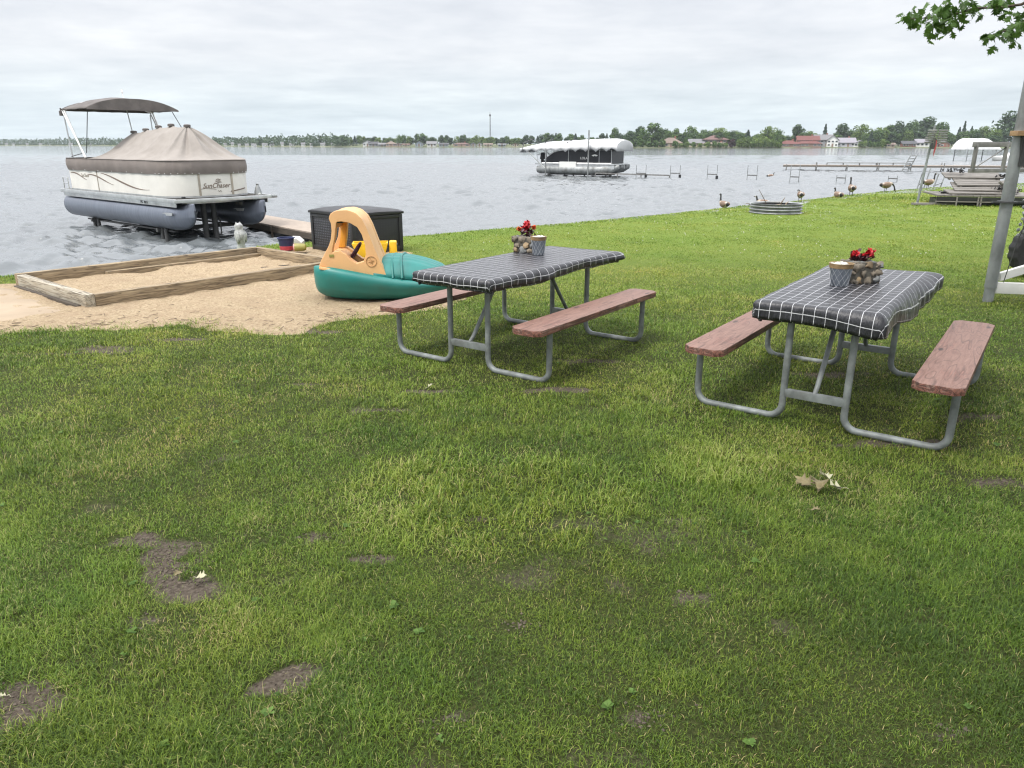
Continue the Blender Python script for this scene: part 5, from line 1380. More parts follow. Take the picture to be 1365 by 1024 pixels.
RT = [('d0', 841, 176, 15, 35, 'dark tree just right of the white boat canopy'), ('m1', 869, 165.5, 33, 14, 'biggest round bright green tree right of the black boat'), ('d1', 852, 170, 20, 30, 'dark tree behind the left flank of the biggest round tree'),
      ('d2', 886, 173, 20, 40, 'dark tree behind the tan hip roofed house'), ('m0', 900, 172.5, 16, 60, 'mid green tree over the right end of the tan house roof'), ('m2', 921, 169.5, 24, 50, 'broad green tree behind the grey roofed cottage'),
      ('m1', 938, 174, 18, 60, 'green tree left of the two storey house'), ('l1', 958, 171.5, 27, 50, 'broad bright tree right behind the two storey house'), ('l0', 979, 176, 16, 40, 'yellowish tree right of the two storey house'),
      ('c1', 996, 174.5, 15, 25, 'pine between the two storey house and the open gap'), ('m0', 1007, 180, 14, 20, 'small round tree in the gap left of the red roofed house'), ('l2', 1024, 170, 24, 25, 'tall loose tree left of the red roofed house'), ('m2', 1037, 174, 18, 22, 'fuller tree touching the red roofed house at left'),
      ('d0', 1062, 167.5, 20, 45, 'tall dark tree behind the red roofs'), ('l1', 1078, 175.5, 18, 60, 'pale tree behind the right end of the red roofs'), ('c0', 1098, 167, 12, 60, 'thin pine between the red and the grey houses'),
      ('d1', 1120, 166.5, 22, 45, 'dark round tree behind the grey gabled house'), ('l2', 1147, 167.5, 27, 35, 'light green tree right of the lilac grey house'), ('m1', 1135, 175, 16, 50, 'green tree above the lilac grey roof'), ('c1', 1160, 177, 13, 12, 'blue green spruce beside the pale cottage'),
      ('l1', 1172, 171, 24, 20, 'light tree left of the tan boathouse'), ('m0', 1183, 168, 20, 40, 'tall green tree behind the tan boathouse'), ('d2', 1196, 163.5, 26, 60, 'dark tall tree right of the boathouse'), ('d0', 1208, 166, 18, 30, 'narrow dark tree before the dense far grove'),
      ('d1', 1231, 158.5, 32, 70, 'tallest dense dark tree behind the slatted pole'), ('m2', 1215, 162, 24, 85, 'green tree left behind the slat rack'), ('m1', 1252, 164.5, 26, 40, 'olive green tree right of the slat rack'), ('l0', 1246, 178, 18, 12, 'low light tree under the slat rack'),
      ('c0', 1282, 163.5, 11, 60, 'tall pointed spruce above the white canopy'), ('c1', 1276, 171, 12, 70, 'shorter spruce left of the pointed one'), ('c1', 1292, 170, 11, 75, 'shorter spruce right of the pointed one'), ('l2', 1311, 170, 30, 45, 'light green tree left of the grey lift post'),
      ('d2', 1343, 151, 40, 60, 'dark tree half hidden behind the grey lift post'), ('d1', 1368, 130, 34, 90, 'tallest dark tree at the right picture edge'), ('d0', 1325, 181, 22, 20, 'low dark tree beneath the bunk board')]
for r in RT: put_tree(*r[:5], r[5])
rr = random.Random(8)
for i in range(16): put_tree('s%d' % rr.choice([0, 0, 1]), 985 + i * 3.6 + rr.uniform(-1, 1), rr.uniform(184, 190), rr.uniform(8, 12), 4, 'light bush in the thicket left of the red roofed house', 'bushes left of the red roofed house')
for i in range(9): put_tree('s%d' % rr.choice([0, 1]), 900 + i * 8.5 + rr.uniform(-1.5, 1.5), rr.uniform(188, 192), rr.uniform(8, 12), 2.5, 'low bush at the waterline before the tan and two storey houses', 'bushes in front of the tan houses')
put_tree('s2', 976, 186, 12, 5, 'dark purple bush right of the two storey house')
put_tree('s1', 914, 184, 10, 5, 'dark bush between the tan house and the grey cottage')
for i in range(7): put_tree('s%d' % rr.choice([1, 1, 0]), 1148 + i * 6 + rr.uniform(-1.5, 1.5), rr.uniform(185, 190), rr.uniform(8, 11), 4, 'bush on the bank right of the lilac house', 'bushes right of the lilac house')
for i in range(6): put_tree('s1', 838 + i * 9, rr.uniform(186, 190), 12, 6, 'bush under the biggest round tree on the far bank', 'bushes under the biggest round tree')
def bandtrees(px0, px1, n, lo, hi, label, group, kinds, wmin, wmax):
    for i in range(n):
        px = px0 + (px1 - px0) * (i + rr.uniform(.1, .9)) / n; k = rr.choice(kinds)
        put_tree(k, px, rr.uniform(lo, hi), rr.uniform(wmin, wmax), rr.uniform(14, 60), label, group)
bandtrees(448, 520, 13, 181, 185, 'one of the green trees round the white house on the middle far shore', 'trees round the white far house', ['m0', 'm1', 'd0', 'l0', 'c0'], 9, 14)
bandtrees(520, 600, 15, 179, 185, 'one of the trees on the far shore left of the radio mast', 'trees left of the radio mast', ['m0', 'd1', 'l1', 'm2', 'd0'], 9, 15)
bandtrees(600, 700, 18, 180, 185, 'one of the trees on the far shore round the foot of the radio mast', 'trees round the radio mast', ['m1', 'd0', 'l0', 'm2', 'l2'], 9, 14)
bandtrees(700, 838, 22, 177, 184, 'one of the trees seen over and under the white boat canopy', 'trees behind the white boat canopy', ['m1', 'd0', 'm0', 'd2', 'c0'], 10, 15)
bandtrees(836, 985, 26, 175, 181, 'one of the trees filling the gaps behind the tan houses', 'background trees behind the tan houses', ['m1', 'd0', 'm0', 'd2', 'm2'], 15, 22)
bandtrees(985, 1120, 24, 177, 183, 'one of the trees filling the gaps behind the red roofs', 'background trees behind the red roofs', ['m1', 'l0', 'm0', 'd2', 'm2'], 14, 20)
bandtrees(1120, 1340, 36, 173, 181, 'one of the trees filling the gaps behind the lilac house and slatted pole', 'background trees at the right', ['m1', 'd0', 'm0', 'd2', 'm2', 'l1'], 16, 24)
put_tree('m2', 563, 178.5, 17, 25, 'tallest rounded tree of the middle far shore')
put_tree('m1', 819, 171.5, 15, 40, 'round tree crown rising above the white canopy')
for k, t in PROTO.items():
    if k not in USED: put_tree(k, 1500, 170, 20, 30, 'tree on the far shore beyond the right picture edge')
# hazy wood along the far-left shore: one mass
b = MB(); q = random.Random(3)
for i in range(430):
    px = -160 + 625 * (i + q.random()) / 430; x, Y = fp(px, q.uniform(1, 60)); c = Vector((x, Y, 0)); h = q.uniform(6.5, 9.5) * (1.25 if q.random() < .08 else 1) * (1.0 if px > 150 else 1.05); w_ = q.uniform(4, 8)
    for k in range(60):
        f = q.random(); a = q.random() * 6.28; r = w_ / 2 * math.sqrt(max(.02, 1 - abs(f * 2 - .8) ** 2.2 * .8)) * math.sqrt(q.random())
        p = c + Vector((r * math.cos(a), r * math.sin(a), h * (.06 + .94 * f))); s = q.uniform(.5, 1.0); u = Vector((q.gauss(0, 1), q.gauss(0, 1), q.gauss(0, .6))).normalized(); v = u.orthogonal().normalized()
        b.add([p - u * s, p - v * s * .7, p + u * s, p + v * s * .7], [(0, 1, 2, 3)])
o = b.build('far_wood', 'leaf_far', smooth=False, fixn=False); tint_faces(o, 4, q); tag(o, 'hazy blue green wood along the far left shore', 'wood', None, 'stuff')

def house(name, label, px0, px1, eave_py, ridge_py, back, wall, roof, style='hip', depth=9, windows=4, storeys=1, cat='house', base=0.0, over=.7, group=None, door=True, front=None):
    x0, Y = fp((px0 + px1) / 2, back); w = (px1 - px0) * Y / 1049.8; ze = max(1.6, zat(eave_py, Y) - base); zr = zat(ridge_py, Y) - base
    t = thing(name, label, cat, (x0, Y + depth / 2, base), math.atan2(-x0, Y) * .6, group)
    b = MB(); b.box((0, 0, ze / 2 - .5), (w, depth, ze + 1)); 
    if style == 'gable': b.prism([(-depth / 2, ze), (depth / 2, ze), (0, zr - .2)], w, rotm(0, 0, R(90)))
    if style == 'front': b.prism([(-w / 2, ze), (w / 2, ze), (0, zr - .2)], depth)
    b.build('wall', wall, t)
    b = MB(); W2, D2 = w / 2 + over, depth / 2 + over
    if style == 'hip':
        k = max(0.5, W2 - D2 * .95); vs = [(-W2, -D2, ze), (W2, -D2, ze), (W2, D2, ze), (-W2, D2, ze), (-k, 0, zr), (k, 0, zr)]
        b.add(vs, [(0, 1, 5, 4), (1, 2, 5), (2, 3, 4, 5), (3, 0, 4), (3, 2, 1, 0)])
    elif style == 'gable':
        b.add([(-W2, -D2, ze - .15), (W2, -D2, ze - .15), (W2, 0, zr), (-W2, 0, zr), (W2, D2, ze - .15), (-W2, D2, ze - .15)], [(0, 1, 2, 3), (3, 2, 4, 5)])
        b.add([(-W2, -D2, ze - .4), (W2, -D2, ze - .4), (W2, -D2, ze - .15), (-W2, -D2, ze - .15)], [(0, 1, 2, 3)])
    else:
        b.add([(-W2, -D2, ze - .15), (0, -D2, zr), (0, D2, zr), (-W2, D2, ze - .15), (W2, -D2, ze - .15), (W2, D2, ze - .15)], [(0, 1, 2, 3), (1, 4, 5, 2)])
    r = b.build('roof', roof, t, smooth=False); r.modifiers.new('t', 'SOLIDIFY').thickness = .25
    if w > 9: b = MB(); b.box((w * .2, .5, zr + .1), (.9, .9, 1.6)); b.build('chimney', 'wall_brick', r)
    for s in range(storeys):
        zc = ze * (s + .55) / storeys; hh = ze / storeys * .42
        for k in range(windows):
            if door and s == 0 and k == windows // 2: continue
            xw = (k + .5) / windows * w - w / 2; ww = w / windows * .55
            b = MB(); b.box((xw, -depth / 2 - .02, zc), (ww + .3, .14, hh + .3)); fr = b.build('window', 'trim_white', t)
            b = MB(); b.box((xw, -depth / 2 - .06, zc), (ww, .14, hh)); b.build('pane', 'glass_dark', fr)
    if door: b = MB(); xw = (windows // 2 + .5) / max(1, windows) * w - w / 2; b.box((xw, -depth / 2 - .05, 1.0), (1.1, .12, 2.1)); b.build('door', 'wall_brown', t)
    return t
house('house', 'tan house with a brown hip roof right of the biggest round tree', 881, 911, 191, 184, 8, 'wall_tan', 'roof_brown', 'hip', 11, 5)
house('house', 'grey roofed low cottage between bushes', 920, 939, 190.5, 185.5, 12, 'wall_tan', 'roof_grey', 'gable', 9, 4)
house('house', 'two storey house with wide red brown hip roof', 941, 970, 186.5, 181, 14, 'wall_brown', 'roof_redbrown', 'hip', 12, 5, 2, over=1.6)
house('porch_house', 'low cream wing in front of the two storey house', 938, 973, 192, 190, 6, 'wall_cream', 'roof_brown', 'hip', 6, 6)
house('house', 'long low house with a red roof', 1041, 1068, 192, 187.5, 7, 'wall_brown', 'roof_red', 'hip', 10, 6)
house('house', 'taller red roofed house beside the long low one', 1066, 1093, 187, 181.5, 12, 'wall_brick', 'roof_red', 'gable', 10, 5, 2)
house('porch_house', 'red roofed porch front below the taller red house', 1064, 1095, 191.5, 188.5, 5, 'wall_brown', 'roof_red', 'hip', 5, 6)
house('house', 'grey two storey house right of the red roofs', 1089, 1112, 186.5, 180, 12, 'wall_grey', 'roof_grey', 'gable', 10, 4, 2)
house('house', 'gabled pale front wing of the grey two storey house', 1105, 1119, 187, 180.5, 7, 'wall_white', 'roof_grey', 'front', 9, 3, 2)
house('house', 'lilac grey house with steep roofs', 1118, 1142, 190, 184, 9, 'wall_lilac', 'roof_lilac', 'gable', 10, 4)
house('house', 'small pale cottage right of the lilac house', 1141, 1158, 191, 187.5, 7, 'wall_white', 'roof_lilac', 'front', 8, 3)
house('boathouse', 'little tan boathouse at the waterline', 1184, 1194, 193, 190.5, 3, 'wall_tan', 'roof_brown', 'gable', 5, 2, 1, 'boathouse')
house('house', 'red brick house left of the slatted pole', 1207, 1223, 191.5, 188, 7, 'wall_brick', 'roof_dark', 'gable', 9, 4)
house('house', 'wide white and brick building behind the slatted pole', 1226, 1256, 190, 185.5, 12, 'wall_white', 'roof_lilac', 'gable', 10, 6)
house('house', 'small brick house under the olive tree', 1256, 1268, 192, 188, 8, 'wall_brick', 'roof_grey', 'front', 8, 2)
MID = [(483, 495, 191, 187.5, 'wall_white', 'roof_grey', 'front', 'white gabled house on the middle far shore'), (491, 503, 192, 189, 'wall_grey', 'roof_dark', 'gable', 'dark grey house right of the white gabled one'),
       (504, 513, 193, 190.5, 'wall_grey', 'roof_grey', 'gable', 'low grey cottage with grey roof on the middle far shore'), (514, 527, 192, 188.5, 'wall_pink', 'roof_brown', 'hip', 'pinkish hip roofed house on the middle far shore'),
       (527, 534, 193, 191, 'wall_pink', 'roof_redbrown', 'front', 'small pink cottage beside the hip roofed one'), (536, 545, 193, 191.5, 'wall_tan', 'roof_redbrown', 'gable', 'low tan cottage with a reddish roof'),
       (553, 563, 192, 188.5, 'wall_blue', 'roof_grey', 'front', 'blue grey gabled house under the tallest rounded tree'), (569, 581, 191.5, 188.5, 'wall_white', 'roof_grey', 'gable', 'white house with long grey roof on the middle far shore'),
       (585, 597, 193, 190.5, 'wall_blue', 'roof_dark', 'gable', 'bluish cottage with dark roof left of the pink roofed lodge'), (604, 626, 193, 190.5, 'wall_pink', 'roof_redbrown', 'hip', 'long pinkish lodge left of the radio mast'),
       (627, 634, 193, 190, 'wall_grey', 'roof_grey', 'front', 'narrow grey gable beside the pinkish lodge'), (636, 642, 193, 190, 'wall_white', 'roof_grey', 'front', 'small bright white gable left of the radio mast'),
       (645, 656, 193, 191, 'wall_cream', 'roof_brown', 'gable', 'cream cottage at the foot of the radio mast'), (664, 674, 193, 191.5, 'wall_blue', 'roof_grey', 'gable', 'bluish cottage right of the radio mast'), (683, 691, 193, 191, 'wall_cream', 'roof_redbrown', 'front', 'cream gable close to the left end of the white canopy')]
for a, c, e, r_, wl, rf, st, lab in MID: house('house', lab, a, c, e, r_, 6, wl, rf, st, 8, 3)
q = random.Random(12)
b = MB(); b.box((0, 0, 1.0), (7, 6, 3.2), mi=0); b.add([(-3.9, -3.5, 2.5), (3.9, -3.5, 2.5), (3.9, 0, 4.6), (-3.9, 0, 4.6), (3.9, 3.5, 2.5), (-3.9, 3.5, 2.5)], [(0, 1, 2, 3), (3, 2, 4, 5)], mi=1)
for k in range(3): b.box((-2.2 + k * 2.2, -3.03, 1.3), (1.0, .1, 1.0), mi=2)
c0 = b.build('cottage', ['wall_white', 'roof_grey', 'glass_dark'])
first = True
for px in (6, 19, 33, 52, 66, 95, 118, 286, 297, 306, 318, 327, 339, 352, 361, 374, 388, 402, 415, 428, 441):
    x, Y = fp(px, 3); o = c0 if first else c0.copy()
    if not first: COL.objects.link(o)
    first = False; s = q.uniform(.35, .75); o.location = (x, Y + q.uniform(-2, 8), -.1); o.scale = (s, .6, q.uniform(.45, .8)); o.rotation_euler = (0, 0, math.atan2(-x, Y))
    tag(o, 'tiny white cottage among the hazy woods of the far left shore', 'cottage', 'white cottages on the far left shore')
# radio mast
x, Y = fp(653.5, 160); H = zat(154.5, Y)
t = thing('radio_mast', 'thin grey radio mast above the far trees', 'mast', (x, Y, 0))
b = MB()
for k in range(3):
    a = k * 2.094; b.tube([(.75 * math.cos(a), .75 * math.sin(a), 0), (.28 * math.cos(a), .28 * math.sin(a), H)], .16, 5)
for j in range(24):
    f = j / 24; f2 = (j + 1) / 24; r0 = .75 - .47 * f; r1 = .75 - .47 * f2
    for k in range(3):
        a, c = k * 2.094, (k + 1) * 2.094; b.tube([(r0 * math.cos(a), r0 * math.sin(a), H * f), (r1 * math.cos(c), r1 * math.sin(c), H * f2)], .08, 4)
b.build('lattice', 'steel_dark', t)
b = MB(); b.tube([(0, 0, H), (0, 0, H + 2)], .15, 6); b.box((0, 0, H - 1.2), (1.6, 1.6, 1.6)); b.build('antenna', 'steel_dark', t)

# ================================================================== black pontoon boat under its canopy
BO = (7.9, 57.2, .25); BR = R(-29)
def black_boat():
    t = thing('pontoon_boat', 'black sided pontoon boat raised under a white canopy far out', 'pontoon boat', BO, BR)
    for y in (-1.05, 0, 1.05):
        b = MB(); rings = []
        for x, k, up in ((-6.2, .26, 0), (-5.9, .33, 0), (-1.5, .33, 0), (-.7, .33, .02), (-.1, .30, .10), (.35, .16, .24)):
            rings.append([Vector((x, y + math.cos(a) * k * (1 if x < -.5 else .75), -.40 + up + math.sin(a) * k * .95)) for a in [j * math.pi / 9 for j in range(18)]])
        b.loft(rings); b.build('pontoon', 'galv', t)
    b = MB(); b.box((-3.1, 0, .0), (6.5, 2.5, .10)); b.build('deck', 'alu', t, .01)
    b = MB(); b.box((-3.0, -1.26, -.20), (6.1, .05, .26)); b.box((-3.0, 1.26, -.20), (6.1, .05, .26)); b.build('side_skirt', 'alu', t)
    prof = [(-5.75, .06), (-.22, .06), (-.22, .98), (-3.9, .98), (-4.7, .86), (-5.4, .45)]
    b = MB()
    for s in (-1, 1): b.prism(prof, .05, off=(0, s * 1.18, 0))
    b.box((-.24, 0, .52), (.05, 2.3, .9)); b.build('fence_panel', 'black_gloss', t)
    b = MB()
    for s in (-1, 1):
        b.tube([(-5.5, s * 1.19, .40), (-4.72, s * 1.19, .89), (-3.9, s * 1.19, 1.01), (-.2, s * 1.19, 1.01)], .028, 6); b.tube([(-5.8, s * 1.2, .07), (-.2, s * 1.2, .07)], .03, 6)
        for x in (-3.6, -1.15, -.2): b.tube([(x, s * 1.21, .06), (x, s * 1.21, 1.0)], .018, 6)
    b.build('rail', 'alu', t)
    b = MB(); b.box((-6.25, 0, .55), (.45, .42, .5), taper=.75); b.box((-6.35, 0, .0), (.2, .16, .8)); b.box((-6.4, 0, -.55), (.5, .12, .14)); b.prism([(-6.6, -.78), (-6.2, -.6), (-6.2, -.5), (-6.5, -.5)], .06); b.build('outboard_motor', 'black_plastic', t, .05)
    b = MB(); b.box((-4.3, .5, .55), (.9, .9, .8)); b.box((-2.2, 0, .4), (2.6, 1.8, .7)); b.build('seating', 'canvas_dark', t, .06)
    b = MB(); b.tube([(-6.3, -.75, .05), (-6.45, -.75, .62), (-6.45, .75, .62), (-6.3, .75, .05)], .022, 6); b.build('stern_rail', 'alu', t)
    b = MB(); b.box((-3.6, -1.30, -.03), (1.35, .03, .40)); b.build('white_placard', 'trim_white', t)
    text_obj('side_lettering', 'LOLA', .24, 'trim_white', t, (-2.35, -1.215, .42), (R(90), 0, 0))
    b = MB(); b.prism([(-1.75, .62), (-1.6, .55), (-1.5, .60), (-1.4, .55), (-1.25, .62), (-1.35, .66), (-1.5, .70), (-1.65, .66)], .012, off=(0, -1.212, 0)); b.build('side_emblem', 'trim_white', t)
black_boat()
def black_lift():
    t = thing('canopy_lift', 'boat lift with long white scalloped canopy far out on the lake', 'boat lift', BO, BR)
    for (x, y, z) in ((-5.2, -1.75, 1.1), (-1.75, -1.8, 2.35), (-5.2, 1.6, 1.1), (-1.4, 1.6, 1.3)):
        b = MB(); b.tube([(x, y, -1.6), (x, y, z)], .055, 8); b.build('post', 'galv', t)
    b = MB()
    for x in (-5.0, -1.5): b.beam((x, -1.75, -.72), (x, 1.6, -.72), .1, .12)
    for y in (-.55, .55): b.beam((-5.6, y, -.76), (-.6, y, -.76), .12, .06)
    b.build('cradle', 'steel_dark', t)
    for k, x in enumerate((-3.3, -2.4, -.7, -.3)):
        b = MB(); b.tube([(x, -.9, -.5), (x, -.9, -1.5)], .05, 6); b.build('leg', 'steel_dark', t)
    b = MB(); b.tube([(-7.0, -1.5, 1.02), (-5.2, -1.75, -.35)], .035, 6); b.tube([(-7.0, 1.5, 1.02), (-5.2, 1.6, -.35)], .035, 6); b.build('brace', 'galv', t)
    b = MB(); rows = []; X0, X1 = -7.7, .35
    for i in range(41):
        f = i / 40; x = X0 + (X1 - X0) * f; hgt = .66 * min(1, (f + .03) / .28) ** .6 * (.72 + .28 * min(1, f * 1.3)) if f < .93 else .65 * (1 - (f - .93) / .07 * .16)
        hw = 1.62 * min(1, .75 + f * 2); row = []; z0 = 1.02 + .12 * f
        for q_, zf in ((-1, -.26 + .24 * abs(math.sin(i * .785))), (-1.0, .22), (-.93, .50), (-.6, .82), (-.25, .97), (0, 1.0), (.25, .97), (.6, .82), (.93, .50), (1.0, .22), (1, -.26 + .24 * abs(math.sin(i * .785)))):
            zz = z0 + (hgt * zf if zf > 0 else zf * .9); row.append(Vector((x, q_ * hw + .03 * mnoise.noise(Vector((x, q_ * 3, 0))), zz + .02 * mnoise.noise(Vector((x * 2, q_ * 2, 4))))))
        rows.append(row)
    b.loft(rows, cap=True, close=False); c = b.build('canopy', 'canopy_white', t, angle=40); c.modifiers.new('t', 'SOLIDIFY').thickness = .02
    b = MB()
    for x in (-7.3, -5.5, -3.7, -1.9, -.2): b.tube([(x, -1.5, 1.0), (x, -1.3, 1.5), (x, 0, 1.75), (x, 1.3, 1.5), (x, 1.5, 1.0)], .03, 6)
    b.build('canopy_bow', 'steel_dark', c)
black_lift()
# ------------------------------------------------------------------ bare dock frames standing in the lake
HF = [(850, 863, 236, 219, 'leftmost bare dock frame in the water, nearest the black boat'), (896, 909, 236, 219.5, 'second bare dock frame out from the black boat'), (946, 959, 237.5, 219, 'bare dock frame above the leftmost upright goose'),
      (1000, 1013, 239, 219.5, 'bare dock frame in line above the fire ring'), (1058, 1070, 241.5, 219, 'bare dock frame with the tallest posts, left of the long dock goose gap'), (1121, 1133, 243, 232, 'short dark dock frame just above the pinkish goose'), (1191, 1203, 244, 233, 'short dock frame left of the slatted pole')]
for i, (a, c, pw, pt, lab) in enumerate(HF):
    Y = 2.3 * 1049.8 / (pw - 192.3); x0, x1 = bear(a, Y), bear(c, Y + .5); zt = zat(pt, Y); W_ = x1 - x0
    t = thing('dock_trestle', lab, 'dock trestle', (x0, Y, WZ), 0, 'bare dock frames in the lake')
    for xx, yy, zz in ((0, 0, zt - WZ), (W_, .5, zt - WZ)):
        b = MB(); b.tube([(xx, yy, -1.0), (xx, yy, zz)], .022, 7); b.build('post', 'galv', t)
    b = MB(); b.beam((0, 0, .34), (W_, .5, .30), .05, .07); b.build('cross_bar', 'grey_metal', t)
    if i < 3: b = MB(); b.tube([(W_, .5, .02), (W_, .5, .22)], .09, 8); b.build('collar', 'black_plastic', t)
a = Vector((bear(795, 56.5), 56.5, zat(229.5, 56.5))); c = Vector((bear(895, 55.5), 55.5, zat(232.5, 55.5)))
b = MB(); b.beam(a, c, .10, .09)
for f in (.0, .3, .62, 1): p = a.lerp(c, f); b.tube([p, p + Vector((0, 0, -1))], .04, 6)
o = b.build('dock_rail', 'grey_metal'); tag(o, 'single long dock rail reaching right from the black boat lift', 'dock rail')
b = MB()
t = thing('long_dock', 'long brown dock far out with a raised bench rail', 'dock', (0, 0, 0))
P0 = Vector((bear(1047, 73), 73, -.20)); P1 = Vector((bear(1420, 66), 66, -.14)); d = (P1 - P0); L = d.length; d.normalize(); sd = Vector((-d.y, d.x, 0))
for k in range(int(L / .5)): p = P0 + d * (k * .5 + .25); b.beam(p - sd * .6, p + sd * .6, .46, .05)
b.build('deck_planks', 'dock_wood', t)
b = MB()
for s in (-.55, .55): b.beam(P0 + sd * s - Vector((0, 0, .09)), P1 + sd * s - Vector((0, 0, .09)), .06, .13)
b.build('stringer', 'grey_wood', t)
for k in range(11):
    p = P0 + d * (.3 + k * 2.6)
    b = MB()
    for s in (-.6, .6): b.tube([p + sd * s + Vector((0, 0, -1.6)), p + sd * s + Vector((0, 0, .25 if k % 2 else .05))], .04, 6)
    b.beam(p - sd * .6 - Vector((0, 0, .3)), p + sd * .6 - Vector((0, 0, .3)), .05, .06); b.build('trestle', 'grey_metal', t)
b = MB(); q0 = P0 + d * ((bear(1104, 72) - P0.x) / d.x); q1 = P0 + d * ((bear(1206, 71) - P0.x) / d.x); up = Vector((0, 0, .22))
b.beam(q0 + up - sd * .5, q1 + up - sd * .5, .3, .05)
for k in range(6): p = q0.lerp(q1, k / 5) - sd * .5; b.beam(p + up, p - Vector((0, 0, .02)), .06, .06)
b.build('bench_rail', 'grey_wood', t)
b = MB()
for s in (0, .55): b.tube([(bear(1207, 69) + s, 69, -.7), (bear(1219, 69) + s, 69.2, zat(204, 69))], .05, 6)
for k in range(6): f = .12 + k * .15; x = bear(1207, 69) + (bear(1219, 69) - bear(1207, 69)) * f; z = -.7 + (zat(204, 69) + .7) * f; b.tube([(x, 69, z), (x + .55, 69, z)], .035, 5)
o = b.build('swim_ladder', 'galv'); tag(o, 'white ladder leaning up against the long dock', 'ladder')
for i, (a, c, Y, lab) in enumerate(((1229, 1243, 37, 'crooked grey frame leaning on the shore right of the slatted pole'), (1250, 1263, 36, 'pale frame leaning left of the dock heap'))):
    t = thing('dock_trestle', lab, 'dock trestle', (bear(a, Y), Y, -.4))
    for s in (0, 1): b = MB(); b.tube([(s * .42, s * .2, -.5), (s * .42 + .28, s * .2, .95 - .2 * i)], .028, 6); b.build('post', 'galv', t)
    b = MB(); b.beam((.12, 0, .2), (.62, .2, .35), .045, .045); b.build('cross_bar', 'galv', t)
b = MB()
goose_d = goose('lone bird floating on the lake between the dock frames', (bear(1031, 58), 58, WZ - .22), R(10), 'sit', .75, None); goose_d['category'] = 'water bird'; goose_d.name = 'water_bird'
if 'group' in goose_d: del goose_d['group']
# white canopy over boats at the right
Y = 118; xa, xb = bear(1277, Y), bear(1327, Y)
t = thing('canopy_lift', 'big white boat canopy at the right, behind the grey truss', 'boat lift', ((xa + xb) / 2, Y, WZ))
W_ = xb - xa; top = zat(185, Y) - WZ; low = zat(199, Y) - WZ
b = MB(); rows = []
for i in range(25):
    f = i / 24; e = min(1, f / .10, (1 - f) / .30); row = []
    for j in range(13):
        a = math.pi * j / 12; row.append(Vector((-W_ / 2 + W_ * f, -1.8 * math.cos(a), low + (top - low) * (math.sin(a) ** .55) * (e ** .6) + .03 * mnoise.noise(Vector((f * 9, j, 0))))))
    rows.append(row)
b.loft(rows, cap=True, close=False); b.build('canopy', 'canopy_white', t, angle=50)
for sx in (-1, 1):
    for sy in (-1, 1): b = MB(); b.tube([(sx * W_ * .38, sy * 1.7, -1), (sx * W_ * .38, sy * 1.7, low + .1)], .07, 6); b.build('post', 'galv', t)
t2 = thing('white_boat', 'white motor boat moored right of the big white canopy', 'boat', (bear(1343, Y), Y - 2, WZ), R(8)); t2.scale = (1, 1, .6)
b = MB(); b.prism([(-2.6, .0), (2.4, .0), (3.0, 1.05), (1.4, 1.1), (.9, 1.75), (-.5, 1.8), (-.9, 1.15), (-2.8, 1.0)], 2.0); b.build('hull', 'trim_white', t2, .12)
b = MB(); b.prism([(-.35, 1.25), (.95, 1.25), (.72, 1.66), (-.28, 1.68)], 2.05); b.build('window', 'glass_dark', t2)

